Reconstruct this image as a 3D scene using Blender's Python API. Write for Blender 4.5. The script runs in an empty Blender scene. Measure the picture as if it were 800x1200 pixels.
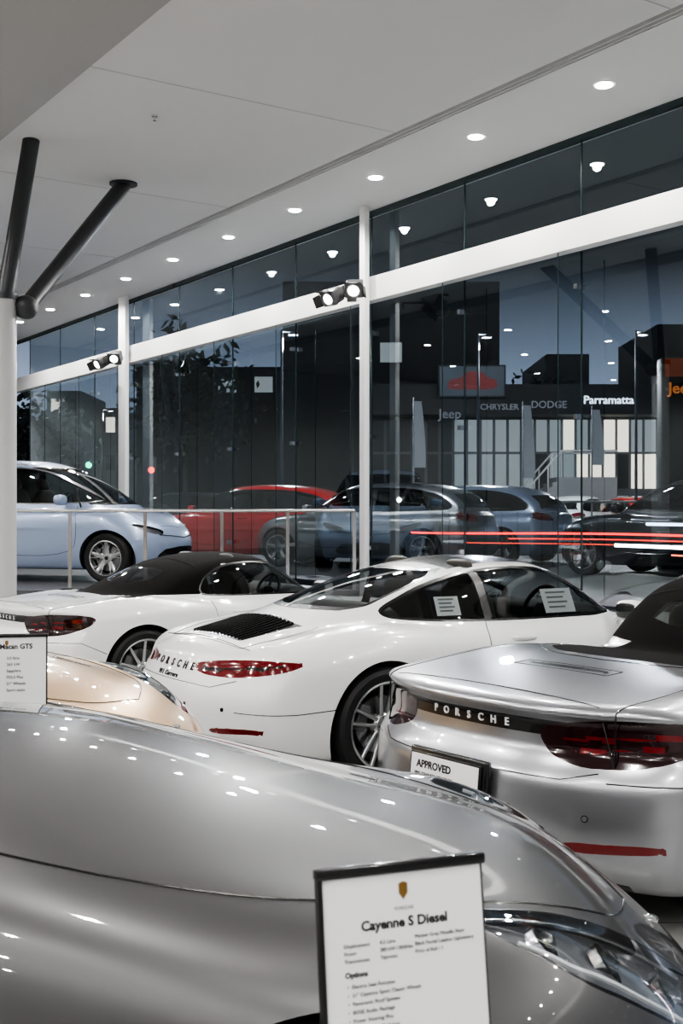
import bpy, bmesh, math, random
import numpy as np
from mathutils import Matrix, Vector
random.seed(4)
SC=bpy.context.scene
CAMH=1.65; FP=1400.0
# ------------------------------------------------------------------ materials
def mat(name,col,rough=.5,metal=0.,coat=0.,coatr=.03,emis=None,es=0.,noise=.0,nscale=8.,ior=1.5,bump=0.,spec=.5):
    m=bpy.data.materials.new(name); m.use_nodes=True; nt=m.node_tree
    b=nt.nodes['Principled BSDF']
    b.inputs['Base Color'].default_value=(*col,1); b.inputs['Roughness'].default_value=rough
    b.inputs['Metallic'].default_value=metal; b.inputs['Coat Weight'].default_value=coat
    b.inputs['Coat Roughness'].default_value=coatr; b.inputs['IOR'].default_value=ior
    b.inputs['Specular IOR Level'].default_value=spec
    if emis: 
        b.inputs['Emission Color'].default_value=(*emis,1); b.inputs['Emission Strength'].default_value=es
    tc=nt.nodes.new('ShaderNodeTexCoord')
    if noise>0:
        n=nt.nodes.new('ShaderNodeTexNoise'); n.inputs['Scale'].default_value=nscale; n.inputs['Detail'].default_value=5
        nt.links.new(tc.outputs['Object'],n.inputs['Vector'])
        r=nt.nodes.new('ShaderNodeMapRange'); r.inputs['To Min'].default_value=1-noise; r.inputs['To Max'].default_value=1+noise
        nt.links.new(n.outputs['Fac'],r.inputs['Value'])
        mx=nt.nodes.new('ShaderNodeVectorMath'); mx.operation='SCALE'; mx.inputs[0].default_value=col
        nt.links.new(r.outputs['Result'],mx.inputs['Scale']); nt.links.new(mx.outputs['Vector'],b.inputs['Base Color'])
    if bump>0:
        n2=nt.nodes.new('ShaderNodeTexNoise'); n2.inputs['Scale'].default_value=nscale*6
        nt.links.new(tc.outputs['Object'],n2.inputs['Vector'])
        bp=nt.nodes.new('ShaderNodeBump'); bp.inputs['Strength'].default_value=bump; bp.inputs['Distance'].default_value=.005
        nt.links.new(n2.outputs['Fac'],bp.inputs['Height']); nt.links.new(bp.outputs['Normal'],b.inputs['Normal'])
    return m
def glassmat(name,tint,r0=.04,mul=1.0,rough=0.0,gcol=(1,1,1)):
    # thin pane: Schlick reflectance that works from both sides
    m=bpy.data.materials.new(name); m.use_nodes=True; nt=m.node_tree
    nt.nodes.remove(nt.nodes['Principled BSDF']); out=nt.nodes['Material Output']
    fr=nt.nodes.new('ShaderNodeLayerWeight'); fr.inputs['Blend'].default_value=.5
    pw=nt.nodes.new('ShaderNodeMath'); pw.operation='POWER'; pw.inputs[1].default_value=5
    mu=nt.nodes.new('ShaderNodeMath'); mu.operation='MULTIPLY_ADD'; mu.inputs[1].default_value=(1-r0)*mul; mu.inputs[2].default_value=r0*mul; mu.use_clamp=True
    tr=nt.nodes.new('ShaderNodeBsdfTransparent'); tr.inputs['Color'].default_value=(*tint,1)
    gl=nt.nodes.new('ShaderNodeBsdfGlossy'); gl.inputs['Roughness'].default_value=rough; gl.inputs['Color'].default_value=(*gcol,1)
    mx=nt.nodes.new('ShaderNodeMixShader')
    nt.links.new(fr.outputs['Facing'],pw.inputs[0]); nt.links.new(pw.outputs[0],mu.inputs[0]); nt.links.new(mu.outputs[0],mx.inputs[0])
    nt.links.new(tr.outputs[0],mx.inputs[1]); nt.links.new(gl.outputs[0],mx.inputs[2]); nt.links.new(mx.outputs[0],out.inputs[0])
    return m
def emat(name,col,s):
    m=bpy.data.materials.new(name); m.use_nodes=True; nt=m.node_tree
    nt.nodes.remove(nt.nodes['Principled BSDF']); e=nt.nodes.new('ShaderNodeEmission')
    e.inputs[0].default_value=(*col,1); e.inputs[1].default_value=s
    nt.links.new(e.outputs[0],nt.nodes['Material Output'].inputs[0]); return m

M_white=mat('paint_white',(.80,.81,.81),.30,0,1.,.015,noise=.01)
M_silver=mat('paint_silver',(.40,.41,.43),.28,.8,1.,.015,noise=.03,nscale=900)
M_grey=mat('paint_steel_grey',(.13,.13,.132),.38,.7,1.,.015,noise=.06,nscale=900)
M_gold=mat('paint_champagne',(.58,.38,.20),.34,.55,1.,.015,noise=.03,nscale=900)
M_blue=mat('paint_ice_blue',(.36,.44,.60),.32,.3,1.,.02,noise=.02,nscale=500)
M_red=mat('paint_red',(.80,.01,.01),.3,.0,1.,.03,noise=.02)
M_dark=mat('paint_dark',(.03,.035,.045),.3,.3,1.,.03,noise=.02)
M_carglass=glassmat('car_glass',(.62,.65,.65),.05,1.1)
M_carglass_d=glassmat('car_glass_dark',(.22,.23,.23),.05,1.3)
M_trim=mat('black_trim',(.012,.012,.013),.25,0,.4,noise=.1)
M_rubber=mat('rubber',(.018,.018,.019),.6,noise=.15,nscale=40)
M_liner=mat('liner',(.05,.05,.052),.8,noise=.1)
M_leather=mat('leather',(.06,.056,.052),.5,noise=.15,nscale=30,bump=.2,spec=.3)
M_fabric=mat('roof_fabric',(.010,.009,.009),.9,noise=.2,nscale=60,bump=.3,spec=.15)
M_chrome=mat('chrome',(.75,.75,.76),.12,1.,noise=.02)
M_rim=mat('rim_silver',(.55,.56,.57),.25,.9,.5,noise=.03)
M_rimd=mat('rim_dark',(.05,.05,.052),.3,.8,.5,noise=.03)
M_disc=mat('brake_disc',(.30,.30,.31),.35,1.,noise=.1,nscale=60)
M_tail=mat('tail_red',(.15,.003,.006),.12,0,1.,.02,noise=.1)
M_taild=mat('tail_smoked',(.020,.003,.005),.12,0,1.,.02,noise=.1)
M_lamp=glassmat('lamp_glass',(.93,.95,.96),.05,1.6)
M_lampb=mat('lamp_backing',(.26,.265,.28),.3,.5,noise=.35,nscale=25)
M_lens=glassmat('lens',(.5,.55,.6),.12,2.)
M_white_pl=mat('white_sheet',(.78,.79,.80),.35,noise=.01)
M_ink=mat('ink',(.02,.02,.02),.5,noise=.05)
M_inkg=mat('ink_grey',(.25,.25,.26),.5,noise=.05)
M_steel=mat('stainless',(.55,.55,.56),.25,1.,noise=.05,nscale=20)
M_wheelred=mat('caliper',(.15,.15,.155),.3,.3,.5,noise=.05)

# ------------------------------------------------------------------ mesh builder
class MB:
    def __init__(s): s.v=[];s.f=[];s.m=[]
    def add(s,vs,fs,m,M=None):
        b=len(s.v)
        for v in vs:
            v=Vector(v); 
            if M is not None: v=M@v
            s.v.append(tuple(v))
        flip=M is not None and M.determinant()<0
        for f in fs:
            f=tuple(b+i for i in f)
            s.f.append(f[::-1] if flip else f); s.m.append(m)
    def box(s,c,d,m,M=None):
        x,y,z=c; a,b,e=d[0]/2,d[1]/2,d[2]/2
        vs=[(x+i*a,y+j*b,z+k*e) for i in(-1,1) for j in(-1,1) for k in(-1,1)]
        s.add(vs,[(0,1,3,2),(4,6,7,5),(0,4,5,1),(2,3,7,6),(0,2,6,4),(1,5,7,3)],m,M)
    def bbox(s,c,d,m,M=None,bv=.01):
        bm=bmesh.new(); bmesh.ops.create_cube(bm,size=1)
        for v in bm.verts: v.co=Vector((v.co.x*d[0],v.co.y*d[1],v.co.z*d[2]))+Vector(c)
        bmesh.ops.bevel(bm,geom=list(bm.edges),offset=bv,segments=3,affect='EDGES',profile=.5)
        bm.verts.index_update()
        s.add([v.co.copy() for v in bm.verts],[[v.index for v in f.verts] for f in bm.faces],m,M); bm.free()
    def rbox(s,c,d,m,M=None,e=.45,n=20):
        vs=[];fs=[];n2=n//2
        sp=lambda a:math.copysign(abs(a)**e,a)
        for i in range(n2+1):
            p=-math.pi/2+math.pi*i/n2
            for j in range(n):
                q=2*math.pi*j/n
                vs.append((c[0]+d[0]/2*sp(math.cos(p))*sp(math.cos(q)),c[1]+d[1]/2*sp(math.cos(p))*sp(math.sin(q)),c[2]+d[2]/2*sp(math.sin(p))))
        for i in range(n2):
            for j in range(n):
                k=(j+1)%n; fs.append((i*n+j,i*n+k,(i+1)*n+k,(i+1)*n+j))
        s.add(vs,fs,m,M)
    def cyl(s,p0,p1,r0,r1,m,n=20,M=None,caps=True):
        p0=Vector(p0);p1=Vector(p1);d=(p1-p0).normalized()
        a=d.orthogonal().normalized(); b=d.cross(a); vs=[]
        for p,r in((p0,r0),(p1,r1)):
            for j in range(n):
                t=2*math.pi*j/n; vs.append(p+a*math.cos(t)*r+b*math.sin(t)*r)
        fs=[(j,(j+1)%n,n+(j+1)%n,n+j) for j in range(n)]
        if caps: fs+= [tuple(range(n-1,-1,-1)),tuple(range(n,2*n))]
        s.add(vs,fs,m,M)
    def tube(s,pts,r,m,n=6,M=None,closed=False):
        pts=[Vector(p) for p in pts]; L=len(pts); vs=[];fs=[]
        up=None
        for i,p in enumerate(pts):
            if closed: d=(pts[(i+1)%L]-pts[i-1]).normalized()
            else: d=(pts[min(i+1,L-1)]-pts[max(i-1,0)]).normalized()
            a=d.orthogonal().normalized() if up is None else (up-d*up.dot(d)).normalized()
            up=a; b=d.cross(a)
            for j in range(n):
                t=2*math.pi*j/n; vs.append(p+(a*math.cos(t)+b*math.sin(t))*r)
        for i in range(L if closed else L-1):
            k=(i+1)%L
            for j in range(n): fs.append((i*n+j,i*n+(j+1)%n,k*n+(j+1)%n,k*n+j))
        if not closed: fs+=[tuple(range(n-1,-1,-1)),tuple(range((L-1)*n,L*n))]
        s.add(vs,fs,m,M)
    def lathe(s,prof,m,n=48,M=None,a0=0,a1=2*math.pi):
        full=abs(a1-a0-2*math.pi)<1e-6; vs=[];fs=[];k=len(prof); c=n if full else n+1
        for j in range(c):
            t=a0+(a1-a0)*j/n
            for r,y in prof: vs.append((r*math.cos(t),y,r*math.sin(t)))
        for j in range(n):
            q=(j+1)%c
            for i in range(k-1): fs.append((j*k+i,j*k+i+1,q*k+i+1,q*k+i))
        s.add(vs,fs,m,M)
    def mesh(s,name,mats,ang=35):
        me=bpy.data.meshes.new(name); me.from_pydata(s.v,[],s.f)
        for m in mats: me.materials.append(m)
        me.polygons.foreach_set('material_index',s.m); me.polygons.foreach_set('use_smooth',[True]*len(s.f))
        me.update()
        try: me.set_sharp_from_angle(angle=math.radians(ang))
        except Exception: pass
        return me
    def obj(s,name,mats,parent=None,ang=35,loc=None,rot=0):
        o=bpy.data.objects.new(name,s.mesh(name,mats,ang)); SC.collection.objects.link(o)
        if parent: o.parent=parent
        if loc is not None: o.location=loc
        o.rotation_euler[2]=rot
        return o
def empty(name,loc=(0,0,0),rot=0):
    o=bpy.data.objects.new(name,None); SC.collection.objects.link(o); o.location=loc; o.rotation_euler[2]=rot; o.empty_display_size=.2
    return o
_tc={}
def textmesh(s,size=1.,ext=.0,bold=0.,align='CENTER'):
    k=(s,size,ext,bold,align)
    if k in _tc: return _tc[k]
    c=bpy.data.curves.new('t','FONT'); c.body=s; c.size=size; c.extrude=ext; c.offset=bold; c.align_x=align; c.resolution_u=3
    o=bpy.data.objects.new('t',c); SC.collection.objects.link(o)
    bpy.context.view_layer.update()
    me=bpy.data.meshes.new_from_object(o.evaluated_get(bpy.context.evaluated_depsgraph_get()))
    r=([v.co.copy() for v in me.vertices],[tuple(p.vertices) for p in me.polygons])
    bpy.data.objects.remove(o); bpy.data.meshes.remove(me); _tc[k]=r; return r

# ------------------------------------------------------------------ implicit modelling
def pchip(X,Y,x):
    X=np.array(X,float);Y=np.array(Y,float);h=np.diff(X);d=np.diff(Y)/h;m=np.zeros(len(X))
    for i in range(1,len(X)-1):
        if d[i-1]*d[i]>0: m[i]=(h[i-1]+h[i])*3/( (2*h[i]+h[i-1])/d[i-1]+(h[i]+2*h[i-1])/d[i])
    m[0]=d[0];m[-1]=d[-1]
    xc=np.clip(x,X[0],X[-1]); i=np.clip(np.searchsorted(X,xc)-1,0,len(h)-1)
    t=(xc-X[i])/h[i]
    return (2*t**3-3*t**2+1)*Y[i]+(t**3-2*t**2+t)*h[i]*m[i]+(-2*t**3+3*t**2)*Y[i+1]+(t**3-t**2)*h[i]*m[i+1]
class T:
    def __init__(s,pts,sm=.05):
        pts=sorted(pts); X=[p[0] for p in pts];Y=[p[1] for p in pts]
        s.x=np.arange(X[0]-.4,X[-1]+.4,.004); y=pchip(X,Y,s.x)
        if sm>0:
            k=int(3*sm/.004); g=np.exp(-.5*(np.arange(-k,k+1)*.004/sm)**2); g/=g.sum()
            y=np.convolve(np.pad(y,k,mode='edge'),g,'valid')
        s.y=y
    def __call__(s,x): return np.interp(x,s.x,s.y)
def smax(a,b,k): 
    h=np.maximum(k-np.abs(a-b),0)/k; return np.maximum(a,b)+h*h*h*k/6
def smin(a,b,k): return -smax(-a,-b,k)
def field(c):
    top=T(c['top'],c.get('tsm',.05));wid=T(c['wid'],.08);ins=T(c['ins'],.035);fx=T(c['fx'],.03);rx=T(c['rx'],c.get('rsm',.025));bot=T(c['bot'],.05)
    fen=T(c['fen'],.08); roof=T(c['roof'],.05) if c.get('roof') else None
    gw=T(c['gw'],.06) if roof else None
    cr=c.get('crown',.04); crown=T(cr,.15) if isinstance(cr,list) else (lambda x:cr)
    def F(x,y,z):
        ay=np.sqrt(y*y+1e-6); w=wid(x); u=ay/w
        tz=top(x)+fen(x)*np.exp(-((u-.76)/.18)**2)-crown(x)*u**2
        a=(z-tz)*.95; b=ay-(w-ins(z))
        lo=smax(a,b,c.get('k1',.18))
        ft=(x-(fx(z)-c['fplan']*(ay/.9)**2.4))*.85
        rt=((rx(z)+c['rplan']*(ay/.9)**2.6)-x)*.85
        lo=smax(lo,ft,c.get('k2',.2))
        lo=smax(lo,rt,c.get('k3',.12))
        lo=smax(lo,bot(x)-z,.08)
        if roof:
            xs=x+c.get('gq',.3)*ay*ay*np.tanh((x-c.get('xp',0))/.4)
            g1=(z-(roof(xs)-c.get('rcrown',.05)*(ay/.6)**2))*.85
            g2=(ay-(gw(x)-c.get('tumble',.5)*(z-c['zb'])))*.9
            g=smax(g1,g2,c.get('kg',.16)); g=smax(g,c['zb']-.3-z,.03)
            g=smax(smax(g,ft+.08,.05),rt+.06,.05)
            lo=smin(lo,g,c.get('ku',.08))
        return lo
    return F
def grad(F,P,e=.004):
    g=np.empty_like(P)
    for a in range(3):
        d=np.zeros(3);d[a]=e
        A=P+d;B=P-d
        g[:,a]=(F(A[:,0],A[:,1],A[:,2])-F(B[:,0],B[:,1],B[:,2]))/(2*e)
    return g
def project(F,P,it=3):
    for _ in range(it):
        f=F(P[:,0],P[:,1],P[:,2]); g=grad(F,P); q=(g*g).sum(1)+1e-6
        st=(f/q)[:,None]*g; l=np.linalg.norm(st,axis=1,keepdims=True); st*=np.minimum(1,.02/np.maximum(l,1e-9))
        P=P-st
    return P
def nets(F,b0,b1,h):
    ax=[np.arange(b0[i],b1[i]+h,h) for i in range(3)]
    X,Y,Z=np.meshgrid(*ax,indexing='ij'); V=F(X,Y,Z); S=V<0
    c=tuple(n-1 for n in V.shape); acc=np.zeros(c+(3,)); cnt=np.zeros(c)
    for a in range(3):
        o=[i for i in range(3) if i!=a]
        for p in(0,1):
            for q in(0,1):
                s0=[None]*3;s1=[None]*3
                s0[a]=slice(0,-1);s1[a]=slice(1,None)
                for oo,w in((o[0],p),(o[1],q)): s0[oo]=s1[oo]=slice(w,V.shape[oo]-1+w)
                v0=V[tuple(s0)];v1=V[tuple(s1)];m=(v0<0)!=(v1<0)
                t=np.zeros(c);t[m]=v0[m]/(v0[m]-v1[m])
                acc[...,a]+=t; acc[...,o[0]]+=m*p; acc[...,o[1]]+=m*q; cnt+=m
    act=cnt>0; idx=-np.ones(c,int); idx[act]=np.arange(act.sum())
    I=np.argwhere(act); P=(acc[act]/cnt[act][:,None]+I)*h+np.array(b0)
    Q=[]
    def put(m,q,ins):
        q=np.stack(q,1); q[~ins]=q[~ins][:,::-1]; Q.append(q)
    m=S[:-1,1:-1,1:-1]!=S[1:,1:-1,1:-1]; i,j,k=np.nonzero(m); put(m,[idx[i,j,k],idx[i,j+1,k],idx[i,j+1,k+1],idx[i,j,k+1]],S[i,j+1,k+1])
    m=S[1:-1,:-1,1:-1]!=S[1:-1,1:,1:-1]; i,j,k=np.nonzero(m); put(m,[idx[i,j,k],idx[i,j,k+1],idx[i+1,j,k+1],idx[i+1,j,k]],S[i+1,j,k+1])
    m=S[1:-1,1:-1,:-1]!=S[1:-1,1:-1,1:]; i,j,k=np.nonzero(m); put(m,[idx[i,j,k],idx[i+1,j,k],idx[i+1,j+1,k],idx[i,j+1,k]],S[i+1,j+1,k])
    Q=np.concatenate(Q); P=project(F,P)
    return P,Q
def sdp(px,py,poly):
    d=np.full(np.shape(px),1e9); s=np.ones(np.shape(px)); n=len(poly)
    for i in range(n):
        vi=poly[i];vj=poly[i-1]; ex=vj[0]-vi[0];ey=vj[1]-vi[1]; wx=px-vi[0];wy=py-vi[1]
        t=np.clip((wx*ex+wy*ey)/(ex*ex+ey*ey+1e-12),0,1); bx=wx-ex*t;by=wy-ey*t; d=np.minimum(d,bx*bx+by*by)
        c1=py>=vi[1];c2=py<vj[1];c3=ex*wy>ey*wx
        s=np.where((c1&c2&c3)|(~c1&~c2&~c3),-s,s)
    return s*np.sqrt(d)
def chaikin(p,n=2):
    for _ in range(n):
        q=[]
        for i in range(len(p)):
            a=p[i];b=p[(i+1)%len(p)]
            q+=[(a[0]*.8+b[0]*.2,a[1]*.8+b[1]*.2),(a[0]*.2+b[0]*.8,a[1]*.2+b[1]*.8)]
        p=q
    return p
def cutbm(bm,fn):
    bm.verts.ensure_lookup_table(); bm.verts.index_update()
    co=np.array([v.co[:] for v in bm.verts]); f=fn(co[:,0],co[:,1],co[:,2]).copy(); f[np.abs(f)<.0012]=0
    on=set(np.nonzero(f==0)[0].tolist()); onv=set(bm.verts[i] for i in on)
    sp=[]
    for e in bm.edges:
        a,b=e.verts[0].index,e.verts[1].index
        if f[a]*f[b]<0: sp.append((e,e.verts[0],f[a]/(f[a]-f[b])))
    for e,v,t in sp:
        _,nv=bmesh.utils.edge_split(e,v,float(t)); onv.add(nv)
    faces=set()
    for v in onv: faces.update(v.link_faces)
    for fc in faces:
        o=[v for v in fc.verts if v in onv]
        if len(o)==2:
            vs=list(fc.verts); i,j=vs.index(o[0]),vs.index(o[1])
            if abs(i-j) not in(1,len(vs)-1):
                try: bmesh.utils.face_split(fc,o[0],o[1])
                except Exception: pass
def hit(F,o,d,L=3.,n=400):
    o=np.array(o,float);d=np.array(d,float);d/=np.linalg.norm(d)
    t=np.linspace(0,L,n);P=o+d*t[:,None];f=F(P[:,0],P[:,1],P[:,2]); k=np.nonzero(f<0)[0]
    if len(k)==0: return None
    k=k[0]; 
    if k==0: return Vector(o)
    tt=t[k-1]+(t[k]-t[k-1])*f[k-1]/(f[k-1]-f[k]); return Vector(o+d*tt)
def nrm(F,p): 
    g=grad(F,np.array([p[:]],float))[0]; return Vector(g/np.linalg.norm(g))
def body(name,F,b0,b1,h,regions,holes,mats,parent,lamp=None,liner=True,openmin=.70):
    P,Q=nets(F,b0,b1,h)
    bm=bmesh.new(); vs=[bm.verts.new(p) for p in P]
    for q in Q:
        if len(set(q))==4:
            try: bm.faces.new([vs[i] for i in q])
            except Exception: pass
    for fn in holes: cutbm(bm,fn)
    for fn,_ in regions: cutbm(bm,fn)
    def fvals(fn):
        fc=np.array([f.calc_center_median()[:] for f in bm.faces]); return fn(fc[:,0],fc[:,1],fc[:,2])
    bm.faces.ensure_lookup_table()
    dead=np.zeros(len(bm.faces),bool)
    for fn in holes: dead|=fvals(fn)<0
    mi=np.zeros(len(bm.faces),int)
    for fn,m in reversed(regions): mi[fvals(fn)<0]=m
    for f,m in zip(bm.faces,mi): f.material_index=int(m); f.smooth=True
    bm.faces.ensure_lookup_table()
    bmesh.ops.delete(bm,geom=[bm.faces[i] for i in np.nonzero(dead)[0]],context='FACES')
    co=np.array([v.co[:] for v in bm.verts]); co=project(F,co,2)
    for v,c in zip(bm.verts,co): v.co=c
    N=grad(F,co); N/=np.linalg.norm(N,axis=1,keepdims=True)+1e-9
    bm.verts.index_update()
    me=bpy.data.meshes.new(name)
    ex=MB()
    for f in bm.faces:
        m=f.material_index
        if liner and mats[m] not in(M_carglass,M_carglass_d,M_lamp) and f.calc_center_median().z>openmin:
            ex.add([tuple(co[v.index]-N[v.index]*.018) for v in f.verts],[tuple(range(len(f.verts)))],0)
        if mats[m]==M_lamp:
            ex.add([tuple(co[v.index]-N[v.index]*.035) for v in f.verts],[tuple(range(len(f.verts)))],1)
    for e in bm.edges:
        if len(e.link_faces)==1:
            a,b=co[e.verts[0].index],co[e.verts[1].index]; 
            a2=a.copy();b2=b.copy(); 
            a2[1]-=np.sign(a[1])*.05;b2[1]-=np.sign(b[1])*.05
            ex.add([a,b,b2,a2],[(0,1,2,3)],0)
        elif mats[e.link_faces[0].material_index]==M_lamp or mats[e.link_faces[1].material_index]==M_lamp:
            if e.link_faces[0].material_index!=e.link_faces[1].material_index:
                a,b=e.verts[0].index,e.verts[1].index
                ex.add([co[a],co[b],co[b]-N[b]*.035,co[a]-N[a]*.035],[(0,1,2,3)],0)
    bm.to_mesh(me); bm.free()
    for m in mats: me.materials.append(m)
    me.normals_split_custom_set_from_vertices([tuple(n) for n in N])
    o=bpy.data.objects.new(name,me); SC.collection.objects.link(o); o.parent=parent
    if ex.v: ex.obj(name+'_liner',[M_liner,M_lampb],parent)
    return o
def letters(mb,F,word,org,d,right,up,size,m,sp,ext=.003,bold=0.):
    n=len(word)
    for i,ch in enumerate(word):
        if ch==' ': continue
        o=Vector(org)+Vector(right)*((i-(n-1)/2)*sp)
        p=hit(F,o,d)
        if p is None: continue
        nn=nrm(F,p); u=(Vector(up)-nn*Vector(up).dot(nn)).normalized(); r=u.cross(nn); p=p+nn*.002
        M=Matrix(((r.x,u.x,nn.x,p.x),(r.y,u.y,nn.y,p.y),(r.z,u.z,nn.z,p.z),(0,0,0,1)))
        vs,fs=textmesh(ch,size,ext,bold); mb.add(vs,fs,m,M)
def pl(pts,n=12):
    L=[]
    for i in range(len(pts)-1):
        for t in np.linspace(0,1,n,endpoint=(i==len(pts)-2)): L.append((pts[i][0]*(1-t)+pts[i+1][0]*t,pts[i][1]*(1-t)+pts[i+1][1]*t))
    return L
def sm(pts):
    for _ in range(2):
        q=[pts[0]]
        for a,b in zip(pts[:-1],pts[1:]): q+=[(a[0]*.75+b[0]*.25,a[1]*.75+b[1]*.25),(a[0]*.25+b[0]*.75,a[1]*.25+b[1]*.75)]
        q.append(pts[-1]); pts=q
    return pts
def sideline(mb,F,pts,m,r=.003,sides=(-1,1)):
    for s in sides:
        L=[p for p in (hit(F,(x,s*1.3,z),(0,-s,0),1.3) for x,z in pl(pts,8)) if p]
        if len(L)>2: mb.tube(L,r,m)
def topline(mb,F,pts,m,r=.003,mirror=True):
    for s in((-1,1) if mirror else (1,)):
        L=[p for p in (hit(F,(x,y*s,2.),(0,0,-1),2.) for x,y in pl(pts,10)) if p]
        if len(L)>2: mb.tube(L,r,m)
def rearline(mb,F,pts,m,r=.003,x0=-3.2,d=1,mirror=True):
    for s in((-1,1) if mirror else (1,)):
        L=[p for p in (hit(F,(x0,y*s,z),(d,0,0),2.5) for y,z in pl(pts,10)) if p]
        if len(L)>2: mb.tube(L,r,m)
# ------------------------------------------------------------------ wheels
def wheelmesh(R,rim,style='twin',dark=False,w=.245):
    mb=MB(); h=w/2
    mb.lathe([(rim-.004,-h+.012),(rim+.012,-h+.002),(rim+.03,-h),(R-.035,-h-.004),(R-.012,-h+.014),(R-.002,-h+.04),(R,-h+.05)],0)
    mb.lathe([(R,-h+.05),(R,-.065),(R-.007,-.062),(R-.007,-.055),(R,-.052),(R,-.006),(R-.007,-.003),(R-.007,.003),(R,.006),(R,.052),(R-.007,.055),(R-.007,.062),(R,.065),(R,h-.05),(R-.012,h-.014),(R-.035,h),(rim,h-.01)],0)
    rm=2 if dark else 1
    mb.lathe([(rim+.004,-h+.004),(rim+.004,-h+.0),(rim-.006,-h-.002),(rim-.014,-h+.006),(rim-.016,-h+.03),(rim-.03,-h+.06),(rim-.035,h-.02)],rm)
    mb.lathe([(.0,.03),(rim-.03,.03)],3)
    mb.lathe([(.07,-.005),(.07,-.02),(.17,-.02),(.17,.0)],4)
    M=Matrix.Rotation(math.radians(200),4,'Y')
    mb.bbox((.15,-.03,0),(.07,.05,.16),5,M,bv=.012)
    mb.lathe([(.0,-h+.035),(.03,-h+.034),(.034,-h+.04),(.06,-h+.042),(.075,-h+.055),(.08,-h+.09)],rm,n=30)
    mb.lathe([(.0,-h+.032),(.026,-h+.033),(.028,-h+.038)],3,n=24)
    for i in range(5):
        a=2*math.pi*(i+.5)/5; mb.cyl((.05*math.cos(a),-h+.047,.05*math.sin(a)),(.05*math.cos(a),-h+.036,.05*math.sin(a)),.008,.007,4,n=8)
    def spoke(a0,a1,w0,w1):
        p0=Vector((.06*math.cos(a0),0,.06*math.sin(a0))); r1=rim-.012; p1=Vector((r1*math.cos(a1),0,r1*math.sin(a1)))
        t=(p1-p0).normalized(); s=Vector((-t.z,0,t.x)); N=7; vs=[];fs=[]
        for i in range(N):
            u=i/(N-1); p=p0.lerp(p1,u); ww=w0+(w1-w0)*u; yo=-h+.045-.033*u**1.5; th=.035-.012*u
            for sx,yy in((-1,th),(-.95,.006),(-.55,0),(.55,0),(.95,.006),(1,th)): vs.append(p+s*(sx*ww/2)+Vector((0,yo+yy,0)))
        for i in range(N-1):
            for j in range(5): fs.append((i*6+j,i*6+j+1,(i+1)*6+j+1,(i+1)*6+j))
        mb.add(vs,fs,rm)
    if style=='twin':
        for k in range(5):
            a=math.pi/2+2*math.pi*k/5
            spoke(a-.35,a-.17,.03,.022); spoke(a+.35,a+.17,.03,.022)
    elif style=='ten':
        for k in range(10):
            a=math.pi/2+2*math.pi*k/10; spoke(a,a,.034,.024)
    else:
        for k in range(5):
            a=math.pi/2+2*math.pi*k/5; spoke(a,a,.075,.045); 
            spoke(a,a-.3,.02,.012); spoke(a,a+.3,.02,.012)
    return mb.mesh('wheel',[M_rubber,M_rim,M_rimd,M_trim,M_disc,M_wheelred],30)
def put_wheels(me,parent,xr,xf,y,R,arch,ymax):
    for nme,x,s in(('wheel_rear_right',xr,-1),('wheel_rear_left',xr,1),('wheel_front_right',xf,-1),('wheel_front_left',xf,1)):
        o=bpy.data.objects.new(nme,me); SC.collection.objects.link(o); o.parent=parent; o.location=(x,s*y,R); o.rotation_euler[2]=0 if s<0 else math.pi
    mb=MB()
    for x in(xr,xf):
        for s in(-1,1):
            M=Matrix.Translation((x,0,R)); r=arch-.002
            mb.lathe([(0.0,s*.48),(r,s*.48),(r,s*ymax)],0,M=M,n=30,a0=math.radians(-25),a1=math.radians(205))
    mb.obj('wheel_wells',[M_liner],parent)
def arch(x0,R,r): return lambda x,y,z:np.maximum(np.sqrt((x-x0)**2+(z-R)**2)-r,.45-np.abs(y))
def interior(parent,xs,zb,hw,xd,rear=True,floorx=(-1.,1.)):
    mb=MB()
    mb.bbox(((floorx[0]+floorx[1])/2,0,zb-.36),(floorx[1]-floorx[0],hw*2-.12,.2),0,bv=.03)
    mb.rbox((xd,0,zb-.06),(.42,hw*2-.2,.2),0,e=.5)
    for s in(-1,1):
        y=s*.36; M=Matrix.Translation((xs,y,zb-.22))@Matrix.Rotation(math.radians(-14),4,'Y')
        mb.rbox((0,0,.14),(.16,.50,.62),1,M,e=.55); mb.rbox((0,0,.52),(.09,.27,.17),1,M,e=.6)
        mb.rbox((.28,0,-.12),(.5,.5,.16),1,M,e=.5)
        mb.cyl((0,-.05,.40),(0,-.05,.48),.008,.008,2,8,M); mb.cyl((0,.05,.40),(0,.05,.48),.008,.008,2,8,M)
    M=Matrix.Translation((xd-.30,-.37,zb-.0))@Matrix.Rotation(math.radians(-68),4,'Y')
    L=[(math.cos(a)*.18,math.sin(a)*.18,0) for a in np.linspace(0,2*math.pi,32,endpoint=False)]
    mb.tube(L,.015,1,8,M,closed=True); mb.rbox((0,0,-.01),(.12,.13,.05),1,M)
    for a in(0,2.4,-2.4): mb.cyl((0,0,-.01),(.18*math.cos(a),.18*math.sin(a),0),.014,.012,2,8,M)
    mb.cyl((0,0,0),(0,0,-.25),.03,.03,0,10,M)
    if rear:
        mb.rbox((xs-.75,0,zb-.12),(.2,hw*1.5,.42),1,e=.45)
    mb.obj('interior',[M_liner,M_leather,M_steel],parent)
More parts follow.
